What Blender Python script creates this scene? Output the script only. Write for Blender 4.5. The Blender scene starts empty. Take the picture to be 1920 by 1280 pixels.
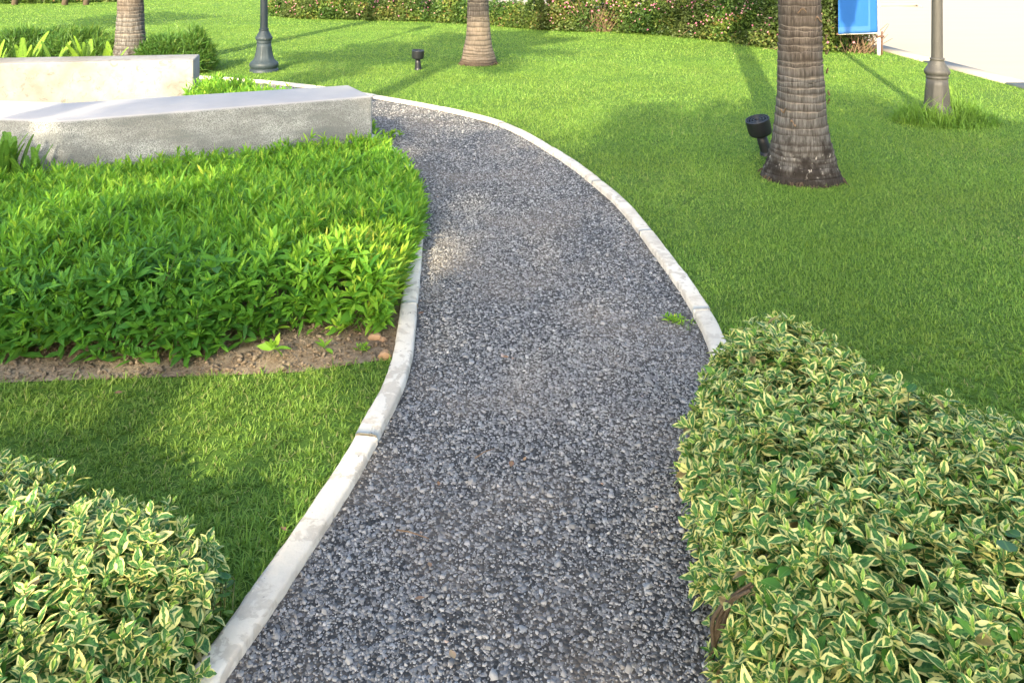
import bpy, bmesh, math, random
import numpy as np
from mathutils import Matrix, Vector

rng = np.random.default_rng(11)
random.seed(5)
PI = math.pi
SC = bpy.context.scene
COL = SC.collection

# ---------------------------------------------------------------- camera, sky, sun
CAM_H = 1.65
cam_d = bpy.data.cameras.new('camera')
cam = bpy.data.objects.new('camera', cam_d)
COL.objects.link(cam)
cam.location = (0, 0, CAM_H)
cam.rotation_euler = (PI / 2, 0, 0)
cam_d.sensor_width = 36.0
cam_d.lens = 28.125                    # shift lens: verticals stay upright
cam_d.shift_y = -730.0 / 1920.0
cam_d.clip_start = 0.05
cam_d.clip_end = 4000
SC.camera = cam

SUN_EL, SUN_AZ = math.radians(28), math.radians(13.4)   # light travels towards +Y, a little towards +X
world = bpy.data.worlds.new('World')
SC.world = world
world.use_nodes = True
wn = world.node_tree.nodes
wn.clear()
sky = wn.new('ShaderNodeTexSky')
sky.sky_type = 'NISHITA'
sky.sun_disc = False
sky.sun_elevation = SUN_EL
sky.sun_rotation = PI + SUN_AZ
sky.air_density = 1.0
sky.dust_density = 4.0
sky.ozone_density = 1.0
bg = wn.new('ShaderNodeBackground')
bg.inputs['Strength'].default_value = 0.15
wo = wn.new('ShaderNodeOutputWorld')
world.node_tree.links.new(sky.outputs[0], bg.inputs[0])
world.node_tree.links.new(bg.outputs[0], wo.inputs[0])

sun_d = bpy.data.lights.new('sun', 'SUN')
sun = bpy.data.objects.new('sun', sun_d)
COL.objects.link(sun)
sun_d.energy = 3.3
sun_d.angle = math.radians(0.6)
sun_d.color = (1.0, 0.84, 0.58)
SUN_DIR = Vector((math.sin(SUN_AZ) * math.cos(SUN_EL), math.cos(SUN_AZ) * math.cos(SUN_EL), -math.sin(SUN_EL)))
sun.rotation_euler = SUN_DIR.to_track_quat('-Z', 'Y').to_euler()
sun.location = (-6, -20, 15)

SC.view_settings.view_transform = 'Standard'
SC.view_settings.look = 'None'
SC.view_settings.exposure = 1.9
SC.view_settings.gamma = 1.0
SC.view_settings.use_curve_mapping = False
SC.cycles.max_bounces = 8
SC.cycles.transparent_max_bounces = 4
SC.cycles.caustics_reflective = False
SC.cycles.caustics_refractive = False

# ---------------------------------------------------------------- helpers
def W(px, py, z=0.0):
    """a point of the photograph (1920 wide) laid on the height z"""
    s = py + 90.0
    return ((px - 960.0) * (CAM_H - z) / s, 1500.0 * (CAM_H - z) / s)


def nrm(a):
    return a / np.maximum(np.linalg.norm(a, axis=-1, keepdims=True), 1e-9)


def mk_mesh(name, V, T, uv=None, attrs=None, smooth=True):
    V = np.ascontiguousarray(V, dtype=np.float32)
    T = np.ascontiguousarray(T, dtype=np.int32)
    me = bpy.data.meshes.new(name)
    k = T.shape[1]
    me.vertices.add(len(V))
    me.vertices.foreach_set('co', V.ravel())
    me.loops.add(T.size)
    me.loops.foreach_set('vertex_index', T.ravel())
    me.polygons.add(len(T))
    me.polygons.foreach_set('loop_start', np.arange(0, T.size, k, dtype=np.int32))
    if smooth:
        me.polygons.foreach_set('use_smooth', np.ones(len(T), dtype=bool))
    me.update(calc_edges=True)
    if uv is not None:
        l = me.uv_layers.new(name='UVMap')
        l.data.foreach_set('uv', np.ascontiguousarray(uv[T.ravel()], dtype=np.float32).ravel())
    for an, av in (attrs or {}).items():
        at = me.attributes.new(an, 'FLOAT', 'POINT')
        at.data.foreach_set('value', np.ascontiguousarray(av, dtype=np.float32))
    me.validate()
    return me


def add(name, data, mat=None, parent=None, loc=None, kind=None):
    o = bpy.data.objects.new(name, data)
    COL.objects.link(o)
    if mat is not None and data is not None and len(data.materials) == 0:
        data.materials.append(mat)
    if parent is not None:
        o.parent = parent
    if loc is not None:
        o.location = loc
    if kind:
        o['kind'] = kind
    return o


def tag(o, label, cat, group=None):
    o['label'] = label
    o['category'] = cat
    if group:
        o['group'] = group
    return o


def thing(name, label, cat, loc=(0, 0, 0), rz=0.0, group=None):
    o = bpy.data.objects.new(name, None)
    COL.objects.link(o)
    o.location = loc
    o.rotation_euler = (0, 0, rz)
    o.empty_display_size = 0.1
    return tag(o, label, cat, group)


def from_bm(name, bm, smooth=False):
    me = bpy.data.meshes.new(name)
    bm.normal_update()
    bm.to_mesh(me)
    bm.free()
    if smooth:
        me.polygons.foreach_set('use_smooth', [True] * len(me.polygons))
    return me


def inpoly(x, y, poly):
    poly = np.asarray(poly)
    r = np.zeros(len(x), dtype=bool)
    px, py = poly[:, 0], poly[:, 1]
    qx, qy = np.roll(px, -1), np.roll(py, -1)
    for a, b, c, d in zip(px, py, qx, qy):
        if b == d:
            continue
        m = ((b > y) != (d > y))
        r ^= m & (x < (c - a) * (y - b) / (d - b) + a)
    return r


def polydist(x, y, poly):
    poly = np.asarray(poly, dtype=float)
    best = np.full(len(x), 1e9)
    q = np.roll(poly, -1, axis=0)
    for a, b in zip(poly, q):
        ab = b - a
        t = np.clip(((x - a[0]) * ab[0] + (y - a[1]) * ab[1]) / max(ab @ ab, 1e-9), 0, 1)
        best = np.minimum(best, np.hypot(x - a[0] - t * ab[0], y - a[1] - t * ab[1]))
    return best


def spline(pts, step=0.04):
    P = np.asarray(pts, dtype=float)
    P = np.vstack([2 * P[0] - P[1], P, 2 * P[-1] - P[-2]])
    out = []
    for i in range(1, len(P) - 2):
        p0, p1, p2, p3 = P[i - 1:i + 3]
        n = max(2, int(np.linalg.norm(p2 - p1) / step))
        t0 = 0.0
        t1 = t0 + math.sqrt(np.linalg.norm(p1 - p0))
        t2 = t1 + math.sqrt(np.linalg.norm(p2 - p1))
        t3 = t2 + math.sqrt(np.linalg.norm(p3 - p2))
        for t in np.linspace(t1, t2, n, endpoint=False):
            a1 = (t1 - t) / (t1 - t0) * p0 + (t - t0) / (t1 - t0) * p1
            a2 = (t2 - t) / (t2 - t1) * p1 + (t - t1) / (t2 - t1) * p2
            a3 = (t3 - t) / (t3 - t2) * p2 + (t - t2) / (t3 - t2) * p3
            b1 = (t2 - t) / (t2 - t0) * a1 + (t - t0) / (t2 - t0) * a2
            b2 = (t3 - t) / (t3 - t1) * a2 + (t - t1) / (t3 - t1) * a3
            out.append((t2 - t) / (t2 - t1) * b1 + (t - t1) / (t2 - t1) * b2)
    out.append(P[-2])
    return np.array(out)


def offset_line(L, d):
    """line moved to its left by d"""
    t = np.gradient(L, axis=0)
    t /= np.linalg.norm(t, axis=1, keepdims=True)
    return L + np.stack([-t[:, 1], t[:, 0]], axis=1) * d


def tube_arrays(P, R, n=8, cap=True):
    P = np.asarray(P, dtype=float)
    R = np.broadcast_to(np.asarray(R, dtype=float), (len(P),))
    T = nrm(np.gradient(P, axis=0))
    ref = np.array([0.0, 0, 1]) if abs(T[0, 2]) < 0.9 else np.array([1.0, 0, 0])
    V = []
    u = nrm(np.cross(T[0], ref))
    for i in range(len(P)):
        u = nrm(u - T[i] * (u @ T[i]))
        v = np.cross(T[i], u)
        a = np.arange(n) * 2 * PI / n
        V.append(P[i] + R[i] * (np.cos(a)[:, None] * u + np.sin(a)[:, None] * v))
    V = np.vstack(V)
    F = []
    for i in range(len(P) - 1):
        for j in range(n):
            a, b = i * n + j, i * n + (j + 1) % n
            c, d = b + n, a + n
            F += [(a, b, c), (a, c, d)]
    if cap:
        k = len(V)
        V = np.vstack([V, P[:1], P[-1:]])
        m = (len(P) - 1) * n
        for j in range(n):
            F += [(k, (j + 1) % n, j), (k + 1, m + j, m + (j + 1) % n)]
    return V, np.array(F, dtype=np.int32)


def join(parts):
    Vs, Ts, k = [], [], 0
    for V, T in parts:
        Vs.append(V)
        Ts.append(np.asarray(T) + k)
        k += len(V)
    return np.vstack(Vs), np.vstack(Ts)


def lathe_arrays(prof, n=24, lobes=0, amp=None, square=0):
    prof = np.asarray(prof, dtype=float)
    a = np.arange(n) * 2 * PI / n
    V = []
    for i, (r, z) in enumerate(prof):
        rr = np.full(n, r)
        if lobes and amp is not None and amp[i]:
            rr = rr * (1 - amp[i] * np.abs(np.sin(a * lobes / 2)) ** 0.35 + amp[i])
        V.append(np.stack([rr * np.cos(a), rr * np.sin(a), np.full(n, z)], axis=1))
    V = np.vstack(V)
    F = []
    for i in range(len(prof) - 1):
        for j in range(n):
            p, q = i * n + j, i * n + (j + 1) % n
            F += [(p, q, q + n), (p, q + n, p + n)]
    return V, np.array(F, dtype=np.int32)


def box_arrays(x0, x1, y0, y1, z0, z1):
    V = np.array([(x, y, z) for z in (z0, z1) for y in (y0, y1) for x in (x0, x1)], dtype=float)
    T = [(0, 2, 3), (0, 3, 1), (4, 5, 7), (4, 7, 6), (0, 1, 5), (0, 5, 4), (2, 6, 7), (2, 7, 3), (0, 4, 6), (0, 6, 2), (1, 3, 7), (1, 7, 5)]
    return V, np.array(T, dtype=np.int32)


def wob(x, y, seed=0, scale=1.0):
    """smooth irregular field in about -1..1"""
    r = np.random.default_rng(seed)
    s = np.zeros_like(np.asarray(x, dtype=float))
    for k in range(6):
        a = r.uniform(0, 2 * PI)
        f = scale * r.uniform(0.6, 2.2)
        s = s + np.sin((x * math.cos(a) + y * math.sin(a)) * f + r.uniform(0, 6.28)) / 3.2
    return s


# ---------------------------------------------------------------- materials
class NT:
    def __init__(self, name):
        self.m = bpy.data.materials.new(name)
        self.m.use_nodes = True
        self.n = self.m.node_tree.nodes
        self.l = self.m.node_tree.links
        self.n.clear()
        self.out = self.n.new('ShaderNodeOutputMaterial')

    def node(self, t, **kw):
        o = self.n.new(t)
        for k, v in kw.items():
            setattr(o, k, v)
        return o

    def put(self, sock, v):
        if isinstance(v, bpy.types.NodeSocket):
            self.l.new(v, sock)
        elif isinstance(v, (tuple, list)) and len(v) == 3 and sock.type == 'RGBA':
            sock.default_value = (*v, 1)
        else:
            sock.default_value = v

    def math(self, op, a, b=0.0, c=None, clamp=False):
        o = self.node('ShaderNodeMath', operation=op, use_clamp=clamp)
        self.put(o.inputs[0], a)
        self.put(o.inputs[1], b)
        if c is not None:
            self.put(o.inputs[2], c)
        return o.outputs[0]

    def mix(self, f, a, b, mode='MIX'):
        o = self.node('ShaderNodeMix', data_type='RGBA', blend_type=mode)
        o.clamp_factor = True
        self.put(o.inputs[0], f)
        self.put(o.inputs[6], a)
        self.put(o.inputs[7], b)
        return o.outputs[2]

    def noise(self, vec, scale, detail=4.0, rough=0.55, dist=0.0, col=False):
        o = self.node('ShaderNodeTexNoise')
        if vec is not None:
            self.l.new(vec, o.inputs['Vector'])
        o.inputs['Scale'].default_value = scale
        o.inputs['Detail'].default_value = detail
        o.inputs['Roughness'].default_value = rough
        o.inputs['Distortion'].default_value = dist
        return o.outputs['Color' if col else 'Fac']

    def ramp(self, f, stops, interp='LINEAR'):
        o = self.node('ShaderNodeValToRGB')
        e = o.color_ramp.elements
        o.color_ramp.interpolation = interp
        while len(e) < len(stops):
            e.new(0.5)
        for k, (p, c) in enumerate(stops):
            e[k].position = p
            e[k].color = (*c, 1) if isinstance(c, (tuple, list)) else (c, c, c, 1)
        self.put(o.inputs[0], f)
        return o.outputs[0]

    def geo(self):
        return self.node('ShaderNodeNewGeometry').outputs['Position']

    def obj(self):
        return self.node('ShaderNodeTexCoord').outputs['Object']

    def uv(self):
        return self.node('ShaderNodeTexCoord').outputs['UV']

    def attr(self, name):
        return self.node('ShaderNodeAttribute', attribute_name=name).outputs['Fac']

    def mapping(self, vec, scale):
        o = self.node('ShaderNodeMapping')
        self.l.new(vec, o.inputs[0])
        o.inputs['Scale'].default_value = scale
        return o.outputs[0]

    def bump(self, h, strength=0.5, dist=0.01):
        o = self.node('ShaderNodeBump')
        o.inputs['Strength'].default_value = strength
        o.inputs['Distance'].default_value = dist
        self.l.new(h, o.inputs['Height'])
        return o.outputs[0]

    def principled(self, col, rough=0.7, spec=0.3, metal=0.0, normal=None):
        p = self.node('ShaderNodeBsdfPrincipled')
        self.put(p.inputs['Base Color'], col)
        self.put(p.inputs['Roughness'], rough)
        p.inputs['Specular IOR Level'].default_value = spec
        p.inputs['Metallic'].default_value = metal
        if normal is not None:
            self.l.new(normal, p.inputs['Normal'])
        return p.outputs[0]

    def finish(self, sh):
        self.l.new(sh, self.out.inputs[0])
        return self.m

    def leafy(self, col, trans_col, amount=0.3, rough=0.45, spec=0.35):
        p = self.principled(col, rough, spec)
        t = self.node('ShaderNodeBsdfTranslucent')
        self.put(t.inputs[0], trans_col)
        m = self.node('ShaderNodeMixShader')
        m.inputs[0].default_value = amount
        self.l.new(p, m.inputs[1])
        self.l.new(t.outputs[0], m.inputs[2])
        return self.finish(m.outputs[0])


def mat_simple(name, col, rough=0.6, spec=0.3, metal=0.0, var=0.15, scale=20.0):
    t = NT(name)
    n = t.noise(t.geo(), scale, 5)
    c = t.mix(n, tuple(x * (1 - var) for x in col), tuple(min(1, x * (1 + var)) for x in col))
    return t.finish(t.principled(c, rough, spec, metal, t.bump(n, 0.15, 0.004)))


def mat_lawn():
    t = NT('lawn_thatch')
    g = t.geo()
    a = t.noise(g, 0.7, 3)
    b = t.noise(g, 9, 6, 0.7)
    c = t.ramp(b, [(0.3, (0.05, 0.075, 0.022)), (0.55, (0.085, 0.17, 0.03)), (0.75, (0.17, 0.18, 0.06))])
    c = t.mix(a, c, (0.10, 0.20, 0.03))
    h = t.noise(g, 90, 4, 0.8)
    return t.finish(t.principled(c, 0.9, 0.1, 0, t.bump(h, 0.8, 0.02)))


def mat_grass():
    t = NT('grass_blade')
    r = t.attr('rnd')
    v = t.attr('tip')
    g = t.geo()
    col = t.ramp(r, [(0.0, (0.11, 0.265, 0.04)), (0.35, (0.185, 0.37, 0.055)), (0.7, (0.285, 0.46, 0.075)), (0.9, (0.41, 0.53, 0.13)), (0.97, (0.48, 0.44, 0.20))])
    patch = t.ramp(t.noise(g, 0.9, 4, 0.6), [(0.36, 0.0), (0.66, 1.0)])
    col = t.mix(t.math('MULTIPLY', patch, 0.5), col, (0.19, 0.27, 0.03))
    col = t.mix(v, t.mix(0.25, col, (0.16, 0.22, 0.06)), col)
    return t.leafy(col, t.mix(0.5, col, (0.30, 0.48, 0.04)), 0.36, 0.5, 0.3)


def mat_gravel_bed():
    t = NT('gravel_bed')
    g = t.geo()
    v = t.node('ShaderNodeTexVoronoi')
    t.l.new(g, v.inputs['Vector'])
    v.inputs['Scale'].default_value = 95
    rr = t.node('ShaderNodeSeparateColor')
    t.l.new(v.outputs['Color'], rr.inputs[0])
    c = t.ramp(rr.outputs[0], [(0.0, (0.028, 0.028, 0.027)), (0.6, (0.06, 0.06, 0.058)), (0.85, (0.16, 0.162, 0.16)), (1.0, (0.27, 0.272, 0.27))])
    dirt = t.ramp(t.noise(g, 1.6, 5, 0.65), [(0.46, 0.0), (0.72, 0.7)])
    c = t.mix(dirt, c, (0.20, 0.17, 0.135))
    h = t.math('SUBTRACT', 1.0, v.outputs['Distance'])
    return t.finish(t.principled(c, 0.75, 0.3, 0, t.bump(h, 0.7, 0.008)))


def mat_chips():
    t = NT('gravel_chip')
    r = t.attr('rnd')
    g = t.geo()
    c = t.ramp(r, [(0.0, (0.08, 0.08, 0.075)), (0.22, (0.20, 0.203, 0.192)), (0.5, (0.335, 0.34, 0.325)), (0.8, (0.455, 0.46, 0.44)), (0.955, (0.60, 0.60, 0.57)), (0.985, (0.50, 0.34, 0.24))])
    c = t.mix(t.math('MULTIPLY', t.noise(g, 260, 3), 0.5), c, (0.08, 0.08, 0.09))
    dirt = t.ramp(t.noise(g, 1.6, 5, 0.65), [(0.46, 0.0), (0.72, 0.7)])
    c = t.mix(t.math('MULTIPLY', dirt, 0.75), c, (0.27, 0.245, 0.215))
    return t.finish(t.principled(c, 0.6, 0.35))


def mat_kerb():
    t = NT('kerb_whitewash')
    g = t.geo()
    n = t.noise(g, 14, 7, 0.62, 0.6)
    f = t.ramp(n, [(0.45, 0.0), (0.49, 1.0)])
    big = t.noise(g, 2.2, 3)
    f = t.math('MULTIPLY', f, t.ramp(big, [(0.35, 0.35), (0.62, 1.0)]))
    bare = t.mix(t.noise(g, 60, 5), (0.50, 0.44, 0.34), (0.66, 0.60, 0.49))
    c = t.mix(f, bare, (0.80, 0.745, 0.62))
    spots = t.ramp(t.noise(g, 45, 3, 0.5), [(0.26, 1.0), (0.30, 0.0)])
    c = t.mix(t.math('MULTIPLY', spots, 0.8), c, (0.06, 0.055, 0.05))
    grime = t.ramp(t.noise(g, 5, 5, 0.7), [(0.5, 0.0), (0.8, 0.5)])
    c = t.mix(grime, c, (0.36, 0.33, 0.28))
    return t.finish(t.principled(c, 0.85, 0.2, 0, t.bump(t.math('ADD', t.noise(g, 120, 4), t.math('MULTIPLY', f, 0.7)), 0.5, 0.004)))


def mat_concrete():
    t = NT('bench_concrete')
    g = t.geo()
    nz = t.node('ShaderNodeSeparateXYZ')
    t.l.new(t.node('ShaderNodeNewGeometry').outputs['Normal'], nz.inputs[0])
    top = t.ramp(nz.outputs[2], [(0.35, 0.0), (0.8, 1.0)])  # upward faces take a lighter tone: sky light put into the colour
    sp = t.noise(g, 150, 2, 0.5)
    agg = t.ramp(sp, [(0.34, (0.12, 0.13, 0.128)), (0.47, (0.275, 0.29, 0.28)), (0.62, (0.455, 0.47, 0.46))])
    st = t.noise(t.mapping(g, (1.2, 1.2, 2.4)), 2.0, 6, 0.62)
    agg = t.mix(t.ramp(st, [(0.40, 0.7), (0.64, 0.0)]), agg, (0.15, 0.155, 0.15))
    agg = t.mix(t.ramp(t.noise(g, 1.3, 4), [(0.52, 0.0), (0.75, 0.4)]), agg, (0.50, 0.48, 0.42))
    drip = t.noise(t.mapping(g, (1.3, 1.3, 7)), 1.6, 6, 0.65)
    agg = t.mix(t.ramp(drip, [(0.48, 0.0), (0.64, 0.6)]), agg, (0.15, 0.165, 0.165))
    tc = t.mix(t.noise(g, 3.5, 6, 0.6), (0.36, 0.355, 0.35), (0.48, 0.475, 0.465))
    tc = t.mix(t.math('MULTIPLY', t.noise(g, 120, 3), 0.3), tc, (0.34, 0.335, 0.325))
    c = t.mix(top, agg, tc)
    return t.finish(t.principled(c, 0.85, 0.2, 0, t.bump(sp, 0.35, 0.006)))


def mat_plaster():
    t = NT('bench_render')
    g = t.geo()
    n = t.noise(g, 3.2, 7, 0.65)
    c = t.ramp(n, [(0.32, (0.19, 0.18, 0.16)), (0.48, (0.245, 0.245, 0.235)), (0.62, (0.27, 0.275, 0.28))])
    crack = t.ramp(t.noise(g, 9, 8, 0.75, 1.2), [(0.36, 1.0), (0.46, 0.0)])
    c = t.mix(t.ramp(t.noise(g, 1.1, 5, 0.6), [(0.45, 0.0), (0.65, 0.7)]), c, (0.16, 0.15, 0.13))
    c = t.mix(t.math('MULTIPLY', crack, 0.6), c, (0.10, 0.09, 0.075))
    return t.finish(t.principled(c, 0.85, 0.2, 0, t.bump(t.noise(g, 60, 5), 0.3, 0.005)))


def mat_soil():
    t = NT('dry_soil')
    g = t.geo()
    n = t.noise(g, 30, 7, 0.7)
    c = t.ramp(n, [(0.3, (0.13, 0.10, 0.066)), (0.5, (0.31, 0.25, 0.17)), (0.72, (0.47, 0.39, 0.285))])
    c = t.mix(t.ramp(t.noise(g, 2.4, 3), [(0.4, 0.0), (0.7, 0.7)]), c, (0.20, 0.14, 0.09))
    return t.finish(t.principled(c, 0.95, 0.05, 0, t.bump(n, 1.0, 0.02)))


def mat_variegated():
    t = NT('variegated_leaf')
    sx = t.node('ShaderNodeSeparateXYZ')
    t.l.new(t.uv(), sx.inputs[0])
    u, v = sx.outputs[0], sx.outputs[1]
    r = t.attr('rnd')
    cmb = t.node('ShaderNodeCombineXYZ')
    t.l.new(t.math('MULTIPLY', u, 1.0), cmb.inputs[0])
    t.l.new(t.math('MULTIPLY', v, 1.8), cmb.inputs[1])
    t.l.new(t.math('MULTIPLY', r, 57.0), cmb.inputs[2])
    n = t.noise(cmb.outputs[0], 3.4, 4, 0.6)
    n2 = t.noise(cmb.outputs[0], 1.1, 1, 0.5)
    d = t.math('ABSOLUTE', t.math('SUBTRACT', u, 0.5))
    d = t.math('MULTIPLY', d, 2.0)
    side = t.math('MULTIPLY', t.math('SUBTRACT', n2, 0.5), 2.0)
    e = t.math('ADD', d, t.math('MULTIPLY', t.math('SUBTRACT', n, 0.5), 1.05))
    e = t.math('ADD', e, side)
    e = t.math('ADD', e, t.math('MULTIPLY', t.math('SUBTRACT', r, 0.5), 0.35))
    e = t.math('ADD', e, t.math('MULTIPLY', t.math('POWER', v, 4.0), 0.25))
    rim = t.math('GREATER_THAN', d, 0.87)
    f = t.ramp(e, [(0.56, 0.0), (0.61, 1.0)])
    f = t.math('MAXIMUM', f, rim)
    green = t.mix(t.ramp(t.noise(cmb.outputs[0], 4.5, 2), [(0.45, 0.0), (0.56, 1.0)]), (0.036, 0.135, 0.036), (0.10, 0.25, 0.065))
    green = t.mix(t.ramp(r, [(0.93, 0.0), (0.95, 1.0)]), green, (0.07, 0.21, 0.03))
    cream = t.mix(n2, (0.66, 0.65, 0.16), (0.82, 0.79, 0.36))
    # a few leaves stay plain green
    f = t.math('MULTIPLY', f, t.math('LESS_THAN', r, 0.95))
    c = t.mix(f, green, cream)
    mid = t.ramp(d, [(0.03, 1.0), (0.09, 0.0)])
    c = t.mix(t.math('MULTIPLY', mid, 0.5), c, (0.20, 0.34, 0.08))
    c = t.mix(t.math('MULTIPLY', t.math('LESS_THAN', r, 0.012), 0.8), c, (0.20, 0.11, 0.05))
    y = t.attr('young')
    c = t.mix(t.math('MULTIPLY', y, 0.65), c, (0.22, 0.40, 0.06))
    return t.leafy(c, t.mix(0.4, c, (0.35, 0.5, 0.05)), 0.22, 0.5, 0.25)


def mat_leaf(name, stops, trans=(0.3, 0.5, 0.03), amount=0.3, rough=0.45, spec=0.3, patch=None):
    t = NT(name)
    r = t.attr('rnd')
    c = t.ramp(r, stops)
    if patch:
        c = t.mix(t.ramp(t.noise(t.geo(), patch[0], 3), [(0.42, 0.0), (0.62, patch[1])]), c, patch[2])
    sx = t.node('ShaderNodeSeparateXYZ')
    t.l.new(t.uv(), sx.inputs[0])
    d = t.math('ABSOLUTE', t.math('SUBTRACT', sx.outputs[0], 0.5))
    mid = t.ramp(d, [(0.02, 1.0), (0.07, 0.0)])
    c = t.mix(t.math('MULTIPLY', mid, 0.3), c, (0.25, 0.40, 0.08))
    return t.leafy(c, t.mix(0.5, c, trans), amount, rough, spec)


def mat_palm(name, pale):
    t = NT(name)
    g = t.obj()
    sx = t.node('ShaderNodeSeparateXYZ')
    t.l.new(g, sx.inputs[0])
    z = sx.outputs[2]
    fib = t.noise(t.mapping(g, (34, 34, 3.0)), 2.0, 5, 0.7)
    big = t.noise(t.mapping(g, (3, 3, 5)), 1.2, 5, 0.6)
    grey = t.ramp(fib, [(0.33, (0.042, 0.04, 0.036)), (0.52, (0.13, 0.126, 0.118)), (0.72, (0.235, 0.23, 0.22))])
    brown = t.ramp(fib, [(0.35, (0.05, 0.034, 0.024)), (0.53, (0.135, 0.095, 0.065)), (0.72, (0.25, 0.185, 0.125))])
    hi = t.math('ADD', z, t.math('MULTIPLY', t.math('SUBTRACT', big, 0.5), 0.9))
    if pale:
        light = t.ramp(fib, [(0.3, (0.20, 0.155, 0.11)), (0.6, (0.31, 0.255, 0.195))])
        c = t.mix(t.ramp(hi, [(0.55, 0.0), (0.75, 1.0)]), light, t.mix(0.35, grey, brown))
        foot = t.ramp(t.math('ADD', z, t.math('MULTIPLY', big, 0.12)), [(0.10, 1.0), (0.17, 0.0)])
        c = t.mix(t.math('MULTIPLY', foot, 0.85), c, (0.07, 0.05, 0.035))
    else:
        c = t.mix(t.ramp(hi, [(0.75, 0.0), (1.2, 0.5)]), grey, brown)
    lip = t.attr('lip')
    c = t.mix(t.math('MULTIPLY', lip, t.ramp(t.noise(t.mapping(g, (9, 9, 2)), 2, 4), [(0.3, 0.15), (0.6, 0.9)])), c, (0.32, 0.27, 0.215))
    gr = t.attr('groove')
    c = t.mix(t.math('MULTIPLY', gr, 0.75), c, (0.05, 0.04, 0.03))
    if not pale:
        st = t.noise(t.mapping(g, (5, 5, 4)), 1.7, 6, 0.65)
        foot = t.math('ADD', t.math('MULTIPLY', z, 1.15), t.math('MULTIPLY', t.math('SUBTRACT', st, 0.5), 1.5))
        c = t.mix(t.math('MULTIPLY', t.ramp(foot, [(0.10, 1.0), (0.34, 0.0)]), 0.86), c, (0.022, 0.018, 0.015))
        bl = t.ramp(t.noise(t.mapping(g, (14, 14, 9)), 2.5, 4), [(0.62, 0.0), (0.70, 0.8)])
        low = t.ramp(z, [(0.04, 0.0), (0.09, 1.0), (0.2, 1.0), (0.24, 0.0)])
        c = t.mix(t.math('MULTIPLY', bl, low), c, (0.50, 0.47, 0.42))
    return t.finish(t.principled(c, 0.9, 0.12, 0, t.bump(fib, 0.8, 0.012)))


def mat_road():
    t = NT('pale_concrete_road')
    g = t.geo()
    n = t.noise(t.mapping(g, (0.25, 1.2, 1)), 1.5, 6, 0.6)
    c = t.mix(n, (0.335, 0.305, 0.25), (0.39, 0.355, 0.295))
    c = t.mix(t.math('MULTIPLY', t.noise(g, 80, 4), 0.35), c, (0.28, 0.25, 0.205))
    return t.finish(t.principled(c, 0.9, 0.15))


def mat_banner():
    t = NT('blue_banner_cloth')
    sx = t.node('ShaderNodeSeparateXYZ')
    t.l.new(t.uv(), sx.inputs[0])
    u, v = sx.outputs[0], sx.outputs[1]
    weave = t.noise(t.mapping(t.uv(), (220, 14, 1)), 1.0, 2)
    c = t.mix(weave, (0.022, 0.125, 0.42), (0.03, 0.155, 0.47))
    # sewn hem along the foot and a doubled strip beside the right border
    hem = t.math('MULTIPLY', t.math('LESS_THAN', v, 0.075), t.math('LESS_THAN', u, 0.8))
    strip = t.math('MULTIPLY', t.math('GREATER_THAN', u, 0.76), t.math('LESS_THAN', u, 0.81))
    c = t.mix(t.math('MULTIPLY', t.math('MAXIMUM', hem, strip), 0.35), c, (0.12, 0.28, 0.6))
    p = t.principled(c, 0.7, 0.2)
    tr = t.node('ShaderNodeBsdfTranslucent')
    t.put(tr.inputs[0], (0.04, 0.18, 0.55))
    m = t.node('ShaderNodeMixShader')
    m.inputs[0].default_value = 0.3
    t.l.new(p, m.inputs[1])
    t.l.new(tr.outputs[0], m.inputs[2])
    return t.finish(m.outputs[0])


def mat_lamp(name, col):
    t = NT(name)
    g = t.obj()
    n = t.noise(t.mapping(g, (30, 30, 6)), 1.5, 5, 0.6)
    c = t.mix(n, tuple(x * 0.6 for x in col), tuple(x * 1.5 for x in col))
    ch = t.ramp(t.noise(g, 25, 5, 0.7), [(0.66, 0.0), (0.72, 0.6)])
    c = t.mix(ch, c, (0.35, 0.33, 0.29))
    return t.finish(t.principled(c, 0.55, 0.4, 0.1, t.bump(n, 0.1, 0.003)))


M_LAWN, M_GRASS, M_BED, M_CHIP, M_KERB = mat_lawn(), mat_grass(), mat_gravel_bed(), mat_chips(), mat_kerb()
M_CONC, M_PLAST, M_SOIL, M_VAR = mat_concrete(), mat_plaster(), mat_soil(), mat_variegated()
M_ROAD, M_BAN = mat_road(), mat_banner()
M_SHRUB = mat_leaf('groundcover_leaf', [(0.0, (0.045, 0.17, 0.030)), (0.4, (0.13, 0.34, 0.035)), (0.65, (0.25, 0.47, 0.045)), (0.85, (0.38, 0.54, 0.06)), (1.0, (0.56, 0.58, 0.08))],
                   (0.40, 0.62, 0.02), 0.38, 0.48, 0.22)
M_SPIKY = mat_leaf('spiky_leaf', [(0.0, (0.02, 0.07, 0.016)), (0.5, (0.05, 0.14, 0.025)), (0.8, (0.12, 0.22, 0.035)), (1.0, (0.25, 0.30, 0.06))], amount=0.25)
M_FERN_D = mat_leaf('dark_fern', [(0.0, (0.02, 0.06, 0.015)), (0.6, (0.05, 0.14, 0.02)), (1.0, (0.15, 0.28, 0.03))], amount=0.3)
M_FERN_M = mat_leaf('green_fern', [(0.0, (0.03, 0.10, 0.02)), (0.6, (0.09, 0.22, 0.03)), (1.0, (0.22, 0.38, 0.04))], amount=0.3, rough=0.6, spec=0.15)
M_FERN_L = mat_leaf('pale_fern', [(0.0, (0.13, 0.26, 0.025)), (0.6, (0.22, 0.37, 0.04)), (1.0, (0.30, 0.42, 0.06))], amount=0.35)
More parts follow.
